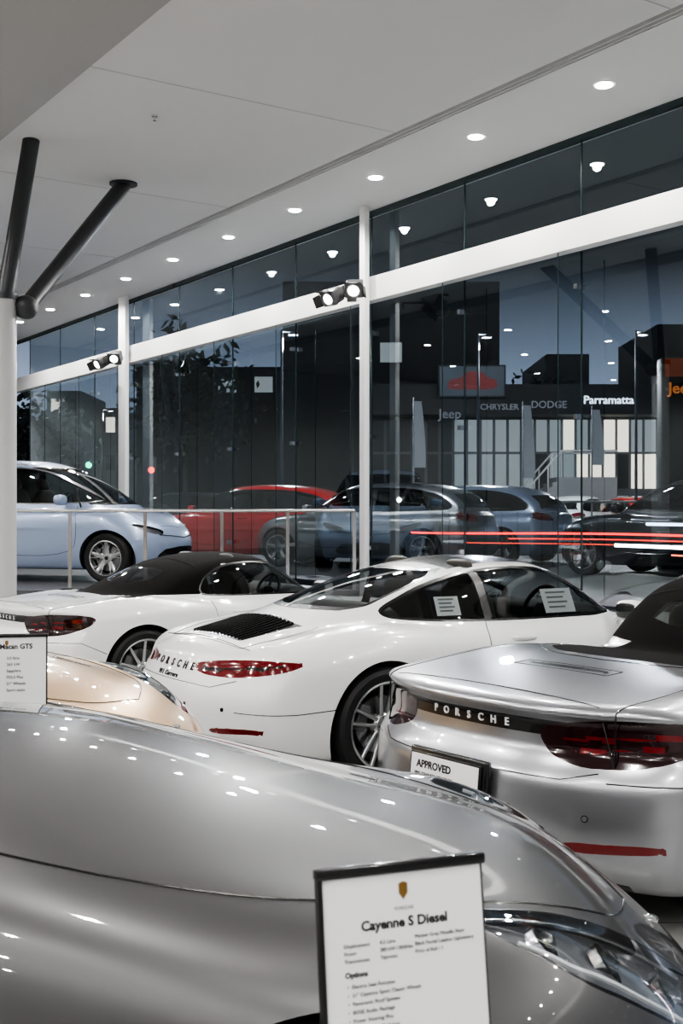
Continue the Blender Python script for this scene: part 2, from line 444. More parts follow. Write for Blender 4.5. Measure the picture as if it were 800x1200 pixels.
def mirrors(mb,x,y,z,m,mg,sc=1.):
    for s in(-1,1):
        mb.rbox((x,s*(y+.13*sc),z+.045),(.14*sc,.22*sc,.14*sc),m,e=.7)
        mb.rbox((x-.045*sc,s*(y+.135*sc),z+.045),(.06*sc,.18*sc,.105*sc),mg,e=.6)
        mb.cyl((x+.02,s*(y-.02),z-.03),(x,s*(y+.08),z+.01),.018,.015,2,10)

MATS=lambda p:[p,M_carglass,M_trim,M_tail,M_taild,M_lamp,M_fabric,M_carglass_d,M_chrome]
A=np.abs
# ------------------------------------------------------------------ coupe
def coupe(paint,loc,rot,name,scale=1.):
    e=empty(name,loc,rot); e.scale=(scale,)*3
    c=dict(top=[(-2.3,.74),(-2.1,.775),(-1.9,.83),(-1.6,.885),(-1.2,.925),(-.8,.915),(-.3,.89),(.5,.89),(1.05,.885),(1.4,.83),(1.8,.75),(2.1,.66),(2.3,.58)],
      wid=[(-2.3,.86),(-1.9,.90),(-1.5,.925),(-1.2,.930),(-.8,.91),(-.3,.885),(.3,.88),(.8,.89),(1.25,.915),(1.7,.895),(2.25,.80)],
      ins=[(.10,.12),(.2,.07),(.3,.035),(.42,.01),(.55,0),(.68,.004),(.78,.02),(.88,.06),(1.,.13)],
      fx=[(.1,2.1),(.25,2.21),(.42,2.25),(.55,2.23),(.7,2.16)],rx=[(.12,-2.02),(.22,-2.17),(.35,-2.24),(.5,-2.245),(.6,-2.215),(.68,-2.17),(.76,-2.155),(.82,-2.12)],
      bot=[(-2.3,.24),(-1.9,.17),(0,.13),(1.9,.13),(2.3,.17)],fen=[(-2.2,0),(-1.5,.015),(-1.1,.02),(-.4,0),(.6,0),(1.0,.03),(1.35,.07),(1.9,.08),(2.2,.04)],
      roof=[(-2.3,.70),(-2.0,.80),(-1.7,.885),(-1.4,.985),(-1.1,1.085),(-.8,1.175),(-.4,1.265),(-.1,1.30),(.15,1.298),(.35,1.265),(.6,1.16),(.9,.985),(1.1,.88),(1.3,.78)],
      gw=[(-2.2,.34),(-1.7,.44),(-1.3,.56),(-.9,.68),(-.5,.745),(0,.77),(.5,.77),(1.,.74),(1.3,.7)],
      zb=.9,tumble=.46,rcrown=.055,gq=.28,xp=.05,kg=.14,ku=.10,fplan=.50,rplan=.28,crown=.035,k1=.22,k2=.25,k3=.14)
    F=field(c)
    dlo=chaikin([(.93,.925),(.34,1.205),(.05,1.235),(-.35,1.215),(-.72,1.125),(-1.05,.995),(-1.03,.96),(-.75,.935),(-.3,.92)],2)
    fs=lambda x,y,z:np.maximum(sdp(x,z,dlo),.34-A(y))
    fw=lambda x,y,z:np.maximum(sdp(A(y),z,[(-.3,.93),(.655,.93),(.50,1.215),(.3,1.235),(-.3,1.245)]),.22-x)
    fr=lambda x,y,z:np.maximum(sdp(A(y),z,[(-.3,1.01),(.42,1.01),(.485,1.03),(.47,1.12),(.42,1.19),(.36,1.215),(-.3,1.225)]),x+.42)
    sun=lambda x,y,z:np.maximum(sdp(x,A(y),[(-.42,-.3),(-.42,.42),(.22,.46),(.26,-.3)]),1.1-z)
    gril=lambda x,y,z:np.maximum(sdp(x,A(y),[(-1.93,-.3),(-1.90,.36),(-1.52,.43),(-1.50,-.3)]),.7-z)
    S=lambda x,y:A(y)+.8*(x+2.245)
    tl=chaikin([(.36,.715),(.62,.745),(.95,.762),(1.22,.755),(1.3,.735),(1.18,.695),(.8,.655),(.5,.655),(.36,.675)],2)
    ft=lambda x,y,z:np.maximum(sdp(S(x,y),z,tl),x+1.5)
    ft2=lambda x,y,z:np.maximum(sdp(S(x,y),z,[(.42,.69),(1.15,.735),(1.15,.722),(.44,.678)]),x+1.5)
    refl=lambda x,y,z:np.maximum(sdp(S(x,y),z,chaikin([(.55,.37),(1.0,.385),(1.05,.36),(.6,.335)],1)),x+1.5)
    low=lambda x,y,z:np.maximum(sdp(S(x,y),z,[(-.3,.0),(1.1,.0),(1.0,.24),(.6,.29),(-.3,.30)]),x+1.6)
    hl=lambda x,y,z:np.maximum(np.sqrt((A(y)-.66)**2+((z-.66)*1.1)**2)-.125,1.4-x)
    trimside=lambda x,y,z:fs(x,y,z)-.014
    gf=lambda x,y,z:np.maximum(fs(x,y,z),-.30-x); gr=lambda x,y,z:np.maximum(fs(x,y,z),x+.36)
    R=.345
    body('body',F,(-2.4,-1.05,.04),(2.4,1.05,1.38),.025,[(gf,1),(gr,1),(trimside,2),(fw,1),(lambda x,y,z:fw(x,y,z)-.02,2),(fr,1),(lambda x,y,z:fr(x,y,z)-.02,2),(sun,2),(gril,2),(ft2,4),(ft,3),(refl,3),(low,2),(hl,5)],
      [arch(-1.2,R,.385),arch(1.25,R-.01,.375)],MATS(paint),e)
    put_wheels(wheelmesh(R,.262,'twin'),e,-1.2,1.25,.80,R,.385,.84)
    interior(e,-.15,.92,.7,.72,floorx=(-1.,1.1))
    d=MB()
    for y in np.linspace(-.35,.35,15): 
        L=[hit(F,(x,y,2),(0,0,-1),2)+Vector((0,0,.004)) for x in np.linspace(-1.88,-1.53,8)]; d.tube(L,.006,1,5)
    d.tube([hit(F,(-1.95,y,2),(0,0,-1),2) for y in np.linspace(-.6,.6,30)],.003,1)
    sideline(d,F,sm([(-.36,.915),(-.42,.7),(-.40,.45),(-.25,.24),(.9,.22),(1.02,.4),(1.0,.7),(.95,.9)]),1,.0028)
    rearline(d,F,[(0,.60),(.3,.60),(.5,.595),(.66,.64)],1,.0025)
    sideline(d,F,[(-2.1,.47),(-1.8,.46),(-1.56,.47)],1,.0025)
    topline(d,F,[(-1.98,0),(-1.96,.5),(-1.7,.58),(-1.45,.52)],1,.0025)
    topline(d,F,[(1.0,.70),(1.5,.62),(1.95,.45),(2.05,0)],1,.0025)
    letters(d,F,'PORSCHE',(-3,0,.668),(1,0,0),(0,-1,0),(0,0,1),.065,1,.088,bold=.002)
    letters(d,F,'911 Carrera',(-3,0,.612),(1,0,0),(0,-1,0),(0,0,1),.042,1,.026,bold=.001)
    for s in(-1,1):
        p=hit(F,(-.12,s*1.3,.80),(0,-s,0),1.3); d.rbox(p,(.2,.045,.035),0,e=.7)
    for y in(-.62,-.3,.3,.62):
        p=hit(F,(-3,y,.48),(1,0,0)); n=nrm(F,p); d.cyl(p-n*.002,p+n*.003,.012,.012,1,14)
    for y in(-.52,-.42,.42,.52): d.cyl((-2.1,y,.26),(-2.26,y,.26),.045,.048,2,20); d.cyl((-2.12,y,.26),(-2.262,y,.26),.038,.038,1,20)
    mirrors(d,.72,.80,.90,0,3)
    for x,z,w_,h_ in((.28,1.02,.26,.17),(-.60,1.015,.17,.13)):
        for s in(-1,):
            p=hit(F,(x,s*1.3,z),(0,-s,0),1.3); n=nrm(F,p); q=p-n*.012; u=Vector((0,0,1)); u=(u-n*u.dot(n)).normalized(); r=u.cross(n)
            d.add([q-r*w_/2-u*h_/2,q+r*w_/2-u*h_/2,q+r*w_/2+u*h_/2,q-r*w_/2+u*h_/2],[(0,1,2,3)],4)
            for k in range(4):
                a0=q+n*.002+u*(h_*.3-k*h_*.2); d.add([a0-r*w_*.35,a0+r*w_*(.3-.1*(k%2)),a0+r*w_*(.3-.1*(k%2))+u*.012,a0-r*w_*.35+u*.012],[(0,1,2,3)],5)
    d.obj('details',[paint,M_trim,M_chrome,M_carglass_d,M_white_pl,M_inkg],e)
    return e
# ------------------------------------------------------------------ roadster with soft top
def roadster(paint,loc,rot,name,plate,scale=1.,h=.024,kk=1.):
    e=empty(name,loc,rot); e.scale=(scale,)*3
    c=dict(top=[(-2.3,.80),(-2.15,.86),(-1.95,.885),(-1.6,.915),(-1.2,.935),(-.8,.915),(-.3,.88),(.4,.87),(.85,.87),(1.2,.82),(1.6,.75),(2.0,.64),(2.2,.56)],
      wid=[(-2.25,.84),(-1.9,.885),(-1.5,.91),(-1.2,.915),(-.8,.90),(-.3,.87),(.3,.865),(.8,.875),(1.25,.90),(1.7,.88),(2.2,.78)],
      ins=[(.10,.12),(.2,.07),(.3,.03),(.42,.008),(.55,0),(.66,.006),(.76,.014),(.85,.03),(.95,.09)],
      fx=[(.1,2.05),(.25,2.15),(.42,2.19),(.55,2.17),(.7,2.1)],
      rx=[(.12,-1.95),(.22,-2.10),(.32,-2.17),(.46,-2.19),(.58,-2.18),(.64,-2.14),(.70,-2.09),(.80,-2.09),(.84,-2.145),(.9,-2.13)],rsm=.014,
      bot=[(-2.3,.24),(-1.9,.17),(0,.13),(1.9,.13),(2.3,.17)],fen=[(-2.2,0),(-1.9,.0),(-1.2,.02),(-.4,0),(.6,0),(1.0,.01),(1.35,.045),(1.9,.05),(2.2,.03)],
      zb=.9,tumble=.46,rcrown=.055,gq=.28,xp=-.05,kg=.15,ku=.06,fplan=.48,rplan=.34,crown=.03,k1=.20,k2=.25,k3=.10)
    X=lambda x: x if x>-.1 else -.1+(x+.1)*kk
    c['roof']=[(X(a_),b_) for a_,b_ in [(-1.6,.6),(-1.45,.83),(-1.25,.945),(-1.0,1.06),(-.7,1.18),(-.4,1.25),(-.1,1.278),(.1,1.272),(.25,1.235),(.5,1.11),(.75,.955),(.9,.87),(1.1,.75),(1.2,.6)]]
    c['gw']=[(X(a_),b_) for a_,b_ in [(-1.6,.56),(-1.2,.64),(-.9,.70),(-.5,.74),(0,.76),(.5,.76),(.8,.74),(1.2,.7)]]
    F=field(c)
    S=lambda x,y:A(y)+.8*(x+2.19)
    tl=chaikin([(.47,.775),(.60,.80),(.85,.825),(1.18,.82),(1.32,.79),(1.26,.72),(1.0,.655),(.68,.64),(.52,.675),(.47,.73)],2)
    ft=lambda x,y,z:np.maximum(sdp(S(x,y),z,tl),x+1.4)
    band1=lambda x,y,z:np.maximum(sdp(S(x,y),z,chaikin([(.58,.742),(1.18,.775),(1.2,.764),(.60,.731)],1)),x+1.4)
    band2=lambda x,y,z:np.maximum(sdp(S(x,y),z,chaikin([(.62,.698),(1.12,.733),(1.1,.724),(.64,.690)],1)),x+1.4)
    bar=lambda x,y,z:np.maximum(np.maximum(sdp(A(y),z,[(-.3,.742),(.60,.742),(.60,.80),(-.3,.80)]),x+1.9),-x-2.6)
    refl=lambda x,y,z:np.maximum(sdp(S(x,y),z,chaikin([(.55,.375),(1.05,.39),(1.08,.36),(.60,.335)],1)),x+1.5)
    low=lambda x,y,z:np.maximum(sdp(S(x,y),z,[(-.3,.0),(1.0,.0),(.9,.22),(.55,.26),(.4,.30),(-.3,.30)]),x+1.6)
    hl=lambda x,y,z:np.maximum(sdp(A(y),z,chaikin([(.5,.58),(.55,.72),(.7,.76),(.8,.68),(.76,.56),(.6,.53)],2)),1.3-x)
    intake=lambda x,y,z:np.maximum(sdp(x,z,chaikin([(-.55,.62),(-.40,.66),(-.48,.38),(-.62,.36)],1)),.4-A(y))
    third=lambda x,y,z:np.maximum(sdp(x,A(y),chaikin([(-1.50,-.5),(-1.50,.22),(-1.545,.235),(-1.56,-.5)],1)),.5-z)
    regs=[(band1,3),(band2,3),(ft,4),(bar,2),(refl,3),(low,2),(hl,5),(intake,2),(third,2)]
    if kk<1: regs.append((lambda x,y,z:np.maximum(sdp(x,A(y),chaikin([(-.6,-.7),(-.6,.66),(-1.0,.62),(-1.20,.34),(-1.24,-.7)],2)),.5-z),6))
    holes=[arch(-1.22,.34,.38),arch(1.25,.335,.37)]
    dlo=chaikin([(X(a_),b_) for a_,b_ in [(.78,.915),(.26,1.165),(.0,1.195),(-.30,1.175),(-.52,1.08),(-.60,.97),(-.56,.925)]],2)
    fs=lambda x,y,z:np.maximum(sdp(x,z,dlo),.34-A(y))
    fw=lambda x,y,z:np.maximum(sdp(A(y),z,[(-.3,.92),(.655,.92),(.52,1.18),(.3,1.2),(-.3,1.21)]),.12-x)
    frw=lambda x,y,z:np.maximum(sdp(A(y),z,chaikin([(-.5,1.03),(.40,1.03),(.34,1.15),(-.5,1.15)],1)),x-X(-.6))
    fab=lambda x,y,z:np.maximum(sdp(x,z,[(X(a_),b_) for a_,b_ in [(.2,1.5),(.2,1.17),(-.3,1.19),(-.56,1.0),(-.6,.935),(-1.0,.938),(-1.32,.93),(-1.32,1.5)]]),x-.2)
    regs=[(fs,1),(lambda x,y,z:fs(x,y,z)-.014,2),(fw,1),(lambda x,y,z:fw(x,y,z)-.02,2),(frw,7),(fab,6)]+regs
    body('body',F,(-2.35,-1.02,.04),(2.35,1.02,1.36),h,regs,holes,MATS(paint),e)
    put_wheels(wheelmesh(.34,.258,'ten'),e,-1.22,1.25,.785,.34,.38,.82)
    interior(e,.0,.9,.66,.62,rear=False,floorx=(-.8,.9))
    d=MB()
    topline(d,F,[(X(-.55),.0),(X(-.55),.52)],1,.004); topline(d,F,[(.2,0),(.2,.55)],1,.004)
    topline(d,F,sm([(-1.25,.66),(-1.7,.68),(-1.98,.66)]),1,.0025)
    topline(d,F,[(-1.98,0),(-1.98,.66)],1,.0028)
    topline(d,F,[(-1.58,0),(-1.58,.27),(-1.48,.27),(-1.48,0)],1,.0022)
    if kk<1: topline(d,F,sm([(-1.30,0),(-1.26,.36),(-1.05,.66),(-.6,.70)]),1,.0028)
    sideline(d,F,sm([(-.52,.88),(-.50,.6),(-.36,.3),(-.2,.22),(.85,.22),(.95,.45),(.88,.88)]),1,.0028)
    rearline(d,F,[(0,.60),(.5,.60),(.62,.63)],1,.0025)
    sideline(d,F,[(-2.02,.60),(-1.8,.60),(-1.58,.50)],1,.0025)
    letters(d,F,'PORSCHE',(-3,0,.757),(1,0,0),(0,-1,0),(0,0,1),.043,4,.070,bold=.0008)
    for y in(-.60,-.3,.3,.60):
        p=hit(F,(-3,y,.47),(1,0,0)); n=nrm(F,p); d.cyl(p-n*.002,p+n*.002,.013,.013,1,16); d.cyl(p,p+n*.0035,.010,.010,0,16)
    for s in(-1,1):
        p=hit(F,(-.25,s*1.3,.78),(0,-s,0),1.3); d.rbox(p,(.19,.045,.03),0,e=.7)
    d.cyl((-2.0,.07,.25),(-2.21,.07,.25),.05,.055,2,24);d.cyl((-2.0,-.07,.25),(-2.21,-.07,.25),.05,.055,2,24)
    mirrors(d,.58,.78,.91,0,3)
    d.obj('details',[paint,M_trim,M_chrome,M_carglass_d,M_white_pl],e)
    if plate:
        p=MB(); M=Matrix.Translation((-2.222,0,.53))@Matrix.Rotation(math.radians(-90),4,'Z')@Matrix.Rotation(math.radians(84),4,'X')
        p.bbox((0,0,0),(.42,.165,.014),1,M,bv=.005); p.box((0,.006,.008),(.40,.135,.003),0,M)
        p.box((0,-.052,.0095),(.40,.022,.002),3,M)
        vs,fs=textmesh('APPROVED',.042,.0005,.0012); p.add(vs,fs,2,M@Matrix.Translation((-.06,.022,.0105)))
        vs,fs=textmesh('PRE-OWNED VEHICLES',.022,.0005,.0004); p.add(vs,fs,2,M@Matrix.Translation((-.06,-.012,.0105)))
        p.bbox((0,.0,-.02),(.46,.2,.03),1,M,bv=.01)
        p.obj('number_plate_board',[M_white_pl,M_trim,M_ink,M_inkg],e)
    return e
# ------------------------------------------------------------------ suv
def suv(paint,loc,rot,name,h=.03,scale=1.,big=False):
    e=empty(name,loc,rot); e.scale=(scale,)*3
    c=dict(top=[(-2.4,.98),(-2.0,1.02),(-1.,1.03),(-.1,1.05),(.35,1.12),(.7,1.10),(1.1,1.035),(1.4,.965),(1.65,.91),(1.85,.865),(2.0,.815),(2.15,.73),(2.3,.62),(2.45,.50)],tsm=.08,
      wid=[(-2.4,.88),(-1.6,.95),(0,.93),(1.0,.93),(1.5,.95),(2.0,.91),(2.45,.82)],
      ins=[(.2,.08),(.35,.03),(.5,.0),(.7,.0),(.82,.015),(.92,.04),(1.02,.09),(1.2,.2)],
      fx=[(.2,2.3),(.35,2.40),(.55,2.43),(.7,2.36),(.85,2.26),(1.,2.12)],rx=[(.2,-2.25),(.4,-2.4),(.6,-2.42),(.8,-2.36),(1.1,-2.25)],
      bot=[(-2.5,.35),(-1.9,.24),(1.9,.22),(2.5,.28)],fen=[(-2.2,0),(.5,0),(.9,.0),(1.3,.01),(1.7,.045),(2.1,.065),(2.3,.04)],
      roof=[(-2.45,.7),(-2.3,1.15),(-2.1,1.38),(-1.85,1.55),(-1.4,1.64),(-.9,1.68),(-.5,1.67),(-.25,1.59),(.05,1.39),(.35,1.16),(.55,1.0),(.75,.85),(.9,.7)],
      gw=[(-2.4,.68),(-1.5,.78),(0,.81),(.6,.80),(1.0,.76)],zb=1.04,tumble=.34,rcrown=.05,gq=.25,xp=-.6,kg=.16,ku=.03,fplan=.62,rplan=.30,crown=[(-2,.08),(.6,.09),(1.2,.16),(1.6,.17),(2.4,.12)],k1=.20,k2=.24,k3=.15)
    F=field(c)
    dlo=chaikin([(.34,1.08),(-.15,1.47),(-.5,1.54),(-1.3,1.52),(-1.8,1.40),(-1.98,1.22),(-1.88,1.10)],2)
    fs=lambda x,y,z:np.maximum(sdp(x,z,dlo),.45-A(y))
    fw=lambda x,y,z:np.maximum(sdp(A(y),z,[(-.3,1.17),(.68,1.14),(.56,1.55),(-.3,1.59)]),-.3-x)
    frw=lambda x,y,z:np.maximum(sdp(A(y),z,[(-.3,1.15),(.58,1.17),(.5,1.45),(-.3,1.48)]),x+1.9)
    tr=(lambda x,y:(1.86+(x-2.02)*1.15,.66+(y-.53)*1.2)) if big else (lambda x,y:(x,y))
    inn=[tr(*p) for p in [(1.74,.58),(1.88,.48),(2.02,.40),(2.16,.32),(2.30,.25)]]
    out=[tr(*p) for p in [(1.80,.68),(1.97,.68),(2.12,.60),(2.27,.49),(2.36,.36)]]
    hl=lambda x,y,z:np.maximum(sdp(x,A(y),chaikin(inn+out[::-1],2)),.54-z)
    gr=lambda x,y,z:np.maximum(sdp(A(y),z,chaikin([(-.6,.40),(.50,.40),(.56,.46),(.42,.52),(-.6,.52)],1)),2.-x)
    tl=lambda x,y,z:np.maximum(sdp(A(y)+.8*(x+2.42),z,chaikin([(.5,.92),(1.1,1.0),(1.1,.9),(.5,.8)],1)),x+1.9)
    clad=lambda x,y,z:z-.34
    R=.37
    body('body',F,(-2.55,-1.1,.15),(2.55,1.1,1.8),h,[(lambda x,y,z:np.maximum(fs(x,y,z),-.75-x),7),(lambda x,y,z:np.maximum(fs(x,y,z),x+.85),7),(lambda x,y,z:fs(x,y,z)-.02,2),(fw,1),(lambda x,y,z:fw(x,y,z)-.02,2),(frw,7),(hl,5),(lambda x,y,z:hl(x,y,z)-.006,2),(gr,2),(tl,3),(clad,2)],
      [arch(-1.45,R,.41),arch(1.50,R,.41)],MATS(paint),e,openmin=1.0)
    put_wheels(wheelmesh(R,.26,'twin',w=.27),e,-1.45,1.50,.78,R,.41,.84)
    interior(e,-.5,1.07,.76,.15,floorx=(-1.9,.4))
    d=MB()
    if big: topline(d,F,sm([(.45,.72),(1.0,.72),(1.40,.66),(1.65,.56),(1.85,.45),(2.0,.32),(2.08,.0)]),1,.003)
    else: topline(d,F,sm([(.45,.72),(1.0,.73),(1.45,.66),(1.70,.55),(1.88,.44),(2.03,.34),(2.14,.24),(2.2,0)]),1,.003)
    sideline(d,F,[(.30,1.04),(.50,.80),(.52,.40)],1,.003); sideline(d,F,[(-.8,1.1),(-.8,.4)],1,.003)
    for k,z in enumerate((.43,.46,.49)): rearline(d,F,[(0,z),(.48,z)],2,.008,x0=3.2,d=-1)
    ix,iy=[p[0] for p in inn],[p[1] for p in inn]; ox,oy=[p[0] for p in out],[p[1] for p in out]
    for s in(-1,1):
        for (u,r) in((.25,.042),(.5,.045),(.75,.036)):
            x=(np.interp(u*4,range(5),ix)+np.interp(u*4,range(5),ox))/2; y=(np.interp(u*4,range(5),iy)+np.interp(u*4,range(5),oy))/2
            p=hit(F,(x,s*y,2.),(0,0,-1),2.)
            if p:
                n=nrm(F,p); q=p-n*.022; dr=(n*.6+Vector((.6,s*.1,.2))).normalized()
                d.cyl(q-dr*.02,q+dr*.001,r,r,2,24); d.cyl(q+dr*.001,q+dr*.003,r*.8,r*.8,1,24); d.rbox(q+dr*.001,(r*1.1,r*1.1,r*1.1),3,e=1.)
        L=[]
        for x in np.linspace(ix[0]+.06,ix[-1]-.04,18):
            p=hit(F,(x,s*(np.interp(x,ix,iy)+.03),2),(0,0,-1),2.)
            if p: L.append(p-nrm(F,p)*.012)
        if len(L)>2: d.tube(L,.004,2,6)
        L=[]
        for x in np.linspace(ox[0]+.06,ox[-1]-.08,18):
            p=hit(F,(x,s*(np.interp(x,ox,oy)-.035),2),(0,0,-1),2.)
            if p: L.append(p-nrm(F,p)*.016)
        if len(L)>2: d.tube(L,.006,4,6)
        p=hit(F,(-.5,s*1.3,.90),(0,-s,0),1.3); d.rbox(p,(.22,.05,.035),0,e=.7)
    p=hit(F,(2.26,0,1.6),(0,0,-1),1.6)
    if p: d.rbox(p,(.05,.04,.02),2,e=.8)
    mirrors(d,.08,.84,1.09,0,5,1.1)
    d.obj('details',[paint,M_trim,M_chrome,M_lens,M_white_pl,M_carglass_d],e)
    return e
def hatch(paint,loc,rot,name,h=.035,mpv=False,detail=True):
    e=empty(name,loc,rot)
    if mpv: roof=[(-2.3,.7),(-2.2,1.15),(-2.0,1.38),(-1.7,1.53),(-1.2,1.61),(-.5,1.64),(0,1.625),(.35,1.55),(.7,1.40),(1.05,1.21),(1.35,1.02),(1.55,.9),(1.75,.6)]; HB=1.0
    else: roof=[(-2.2,.65),(-2.1,1.05),(-1.9,1.22),(-1.6,1.36),(-1.1,1.44),(-.5,1.465),(0,1.45),(.3,1.38),(.6,1.24),(.95,1.05),(1.2,.9),(1.4,.6)]; HB=.93
    z=HB-.93; q=.06 if mpv else 0.
    c=dict(top=[(-2.3,.92+z),(-1.9,.95+z),(0,.92+z),(.9,.95+z),(1.3,.91+z),(1.7,.83+z),(1.95,.73+z),(2.2,.58+z)],
      wid=[(-2.25,.84),(-1.6,.90),(0,.89),(1.3,.905),(1.9,.87),(2.25,.80)],
      ins=[(.15,.08),(.3,.02),(.5,.0),(.7,.0),(.85,.02),(.95,.06),(1.1,.16)],
      fx=[(.15,2.08-q),(.3,2.16-q),(.5,2.19-q),(.7,2.14-q),(.85,2.03-q)],rx=[(.15,-2.05),(.35,-2.2),(.6,-2.22),(.8,-2.18),(1.05,-2.1)],
      bot=[(-2.3,.25),(-1.9,.17),(1.9,.17),(2.3,.2)],fen=[(-2.2,0),(.9,.0),(1.5,.02),(2.1,.01)],roof=roof,
      gw=[(-2.3,.64),(-1.5,.76),(0,.79),(.9,.78),(1.4,.7)],zb=HB,tumble=.34 if mpv else .42,rcrown=.05,gq=.28,xp=-.3,kg=.15,ku=.04,fplan=.50,rplan=.25,crown=.05,k1=.18,k2=.26,k3=.12)
    F=field(c)
    if mpv: dlo=[(1.26,1.03),(.95,1.20),(.45,1.44),(.1,1.51),(-1.2,1.50),(-1.75,1.36),(-1.95,1.10),(-1.85,1.05)]
    else: dlo=[(.98,.96),(.35,1.29),(-.1,1.35),(-1.0,1.335),(-1.5,1.24),(-1.8,1.06),(-1.7,.98)]
    dlo=chaikin(dlo,2)
    fs=lambda x,y,z:np.maximum(sdp(x,z,dlo),.42-A(y))
    za,zt=HB+.05,(1.53 if mpv else 1.37)
    fw=lambda x,y,z:np.maximum(sdp(A(y),z,[(-.3,za),(.68,za-.02),(.56,zt-.03),(-.3,zt)]),.12-x)
    frw=lambda x,y,z:np.maximum(sdp(A(y),z,[(-.3,za+.05),(.56,za+.05),(.48,zt-.12),(-.3,zt-.1)]),x+1.5)
    hl=lambda x,y,zz:np.maximum(sdp(A(y)+.9*(2.19-q-x),zz,chaikin([(.52,.64+z*.5),(.75,.69+z*.5),(1.10,.73+z*.6),(1.14,.70+z*.6),(.85,.62+z*.4),(.55,.59+z*.4)],1)),1.5-x)
    gr=lambda x,y,zz:np.maximum(sdp(A(y),zz,chaikin([(-.6,.28),(.45,.28),(.55,.34),(.40,.46),(-.6,.48)],1)),1.9-x)
    tl=lambda x,y,zz:np.maximum(sdp(A(y)+.8*(x+2.22),zz,chaikin([(.5,.90),(1.0,.96),(1.05,.82),(.5,.78)],1)),x+1.6)
    regs=[(lambda x,y,z:np.maximum(fs(x,y,z),-.33-x),1 if mpv else 7),(lambda x,y,z:np.maximum(fs(x,y,z),x+.42),7),(lambda x,y,z:fs(x,y,z)-.018,8 if mpv else 2),(fw,1),(lambda x,y,z:fw(x,y,z)-.02,2),(frw,7),(hl,5),(gr,2),(tl,3)]
    R=.325
    xf=1.40
    body('body',F,(-2.35,-1.,.05),(2.35,1.,1.72),h,regs,[arch(-1.35,R,.365),arch(xf,R,.365)],MATS(paint),e,openmin=.9)
    put_wheels(wheelmesh(R,.225,'five',w=.22),e,-1.35,xf,.775,R,.365,.80)
    interior(e,-.1,HB+.02,.72,.85 if mpv else .6,floorx=(-1.7,.9))
    d=MB()
    sideline(d,F,sm([(.95,HB),(1.0,.7),(.95,.35),(-.3,.35),(-.37,.6),(-.37,HB)]),1,.003)
    topline(d,F,sm([(1.25,.70),(1.7,.66),(1.95,.5),(2.02,0)]),1,.003)
    rearline(d,F,[(0,.56+z*.3),(.5,.60+z*.3)],2,.010,x0=3.2,d=-1)
    if mpv: 
        topline(d,F,[(.1,.56),(-.6,.58),(-1.6,.54)],2,.012)
        sideline(d,F,[(1.0,.98),(.85,1.22)],1,.012)
    for s in(-1,1):
        for x in(-.15,-1.1):
            p=hit(F,(x,s*1.3,HB-.09),(0,-s,0),1.3); d.rbox(p,(.2,.05,.03),0,e=.7)
    mirrors(d,.78,.80,HB+.03,0,3)
    d.obj('details',[paint,M_trim,M_chrome,M_carglass_d],e)
    return e

# ------------------------------------------------------------------ room frame
a=math.atan2(927,FP); sa,ca=math.sin(a),math.cos(a)
def W(t,n,z=0.): return Vector((-sa*t+ca*n, ca*t+sa*n, z))
RZ=Matrix(((-sa,ca,0,0),(ca,sa,0,0),(0,0,1,0),(0,0,0,1)))   # maps (t,n,z)
CZ=CAMH+3.77
T0,T1,N0,NW=-9.,26.3,-9.,8.6
M_ceil=mat('ceiling_white',(.72,.72,.72),.7,noise=.02,nscale=.6)
M_bulk=mat('bulkhead_grey',(.42,.42,.42),.7,noise=.02,nscale=.6)
M_wall=mat('wall_paint',(.38,.38,.38),.7,noise=.02,nscale=1)
M_beam=mat('beam_white',(.80,.80,.80),.45,noise=.015)
M_dstrut=mat('strut_grey',(.08,.083,.088),.4,.3,noise=.05)
M_colg=mat('column_grey',(.50,.50,.50),.4,noise=.02)
M_wallglass=glassmat('facade_glass',(.66,.70,.715),.055,2.9,gcol=(.85,.94,.97))
M_finglass=glassmat('fin_glass',(.90,.93,.935),.04,.7)
M_edge=mat('glass_edge',(.03,.05,.055),.2,noise=.1)
M_groove=mat('slot_diffuser_black',(.02,.02,.02),.5,noise=.1)
def tilemat():
    m=mat('floor_tiles',(.34,.34,.335),.18,noise=.04,nscale=3); nt=m.node_tree; b=nt.nodes['Principled BSDF']
    br=nt.nodes.new('ShaderNodeTexBrick'); br.offset=0; br.inputs['Scale'].default_value=1; br.inputs['Brick Width'].default_value=.6; br.inputs['Row Height'].default_value=.6; br.inputs['Mortar Size'].default_value=.004
    br.inputs['Color1'].default_value=(.42,.42,.41,1);br.inputs['Color2'].default_value=(.39,.39,.38,1);br.inputs['Mortar'].default_value=(.13,.13,.13,1)
    tc=[n for n in nt.nodes if n.type=='TEX_COORD'][0]; nt.links.new(tc.outputs['Object'],br.inputs['Vector']); nt.links.new(br.outputs['Color'],b.inputs['Base Color']); return m
M_floor=tilemat()
def slab(name,poly,z0,z1,m):
    ar=sum(poly[i].x*poly[(i+1)%len(poly)].y-poly[(i+1)%len(poly)].x*poly[i].y for i in range(len(poly)))
    if ar<0: poly=poly[::-1]
    mb=MB(); n=len(poly); mb.add([(p.x,p.y,z0) for p in poly]+[(p.x,p.y,z1) for p in poly],[tuple(range(n-1,-1,-1)),tuple(range(n,2*n))]+[(i,(i+1)%n,n+(i+1)%n,n+i) for i in range(n)],0)
    return mb.obj(name,[m],ang=20)
rect=lambda t0,t1,n0,n1:[W(t0,n0),W(t0,n1),W(t1,n1),W(t1,n0)]
slab('floor',rect(T0,T1,N0,NW+.1),-.2,0,M_floor)
mb=MB()
mb.box(((T0+T1)/2,(3.65+7.0)/2,CZ+.1),(T1-T0,3.35,.2),0,RZ)
mb.box(((T0+T1)/2,(7.16+NW+.2)/2,CZ+.1),(T1-T0,NW+.2-7.16,.2),0,RZ)
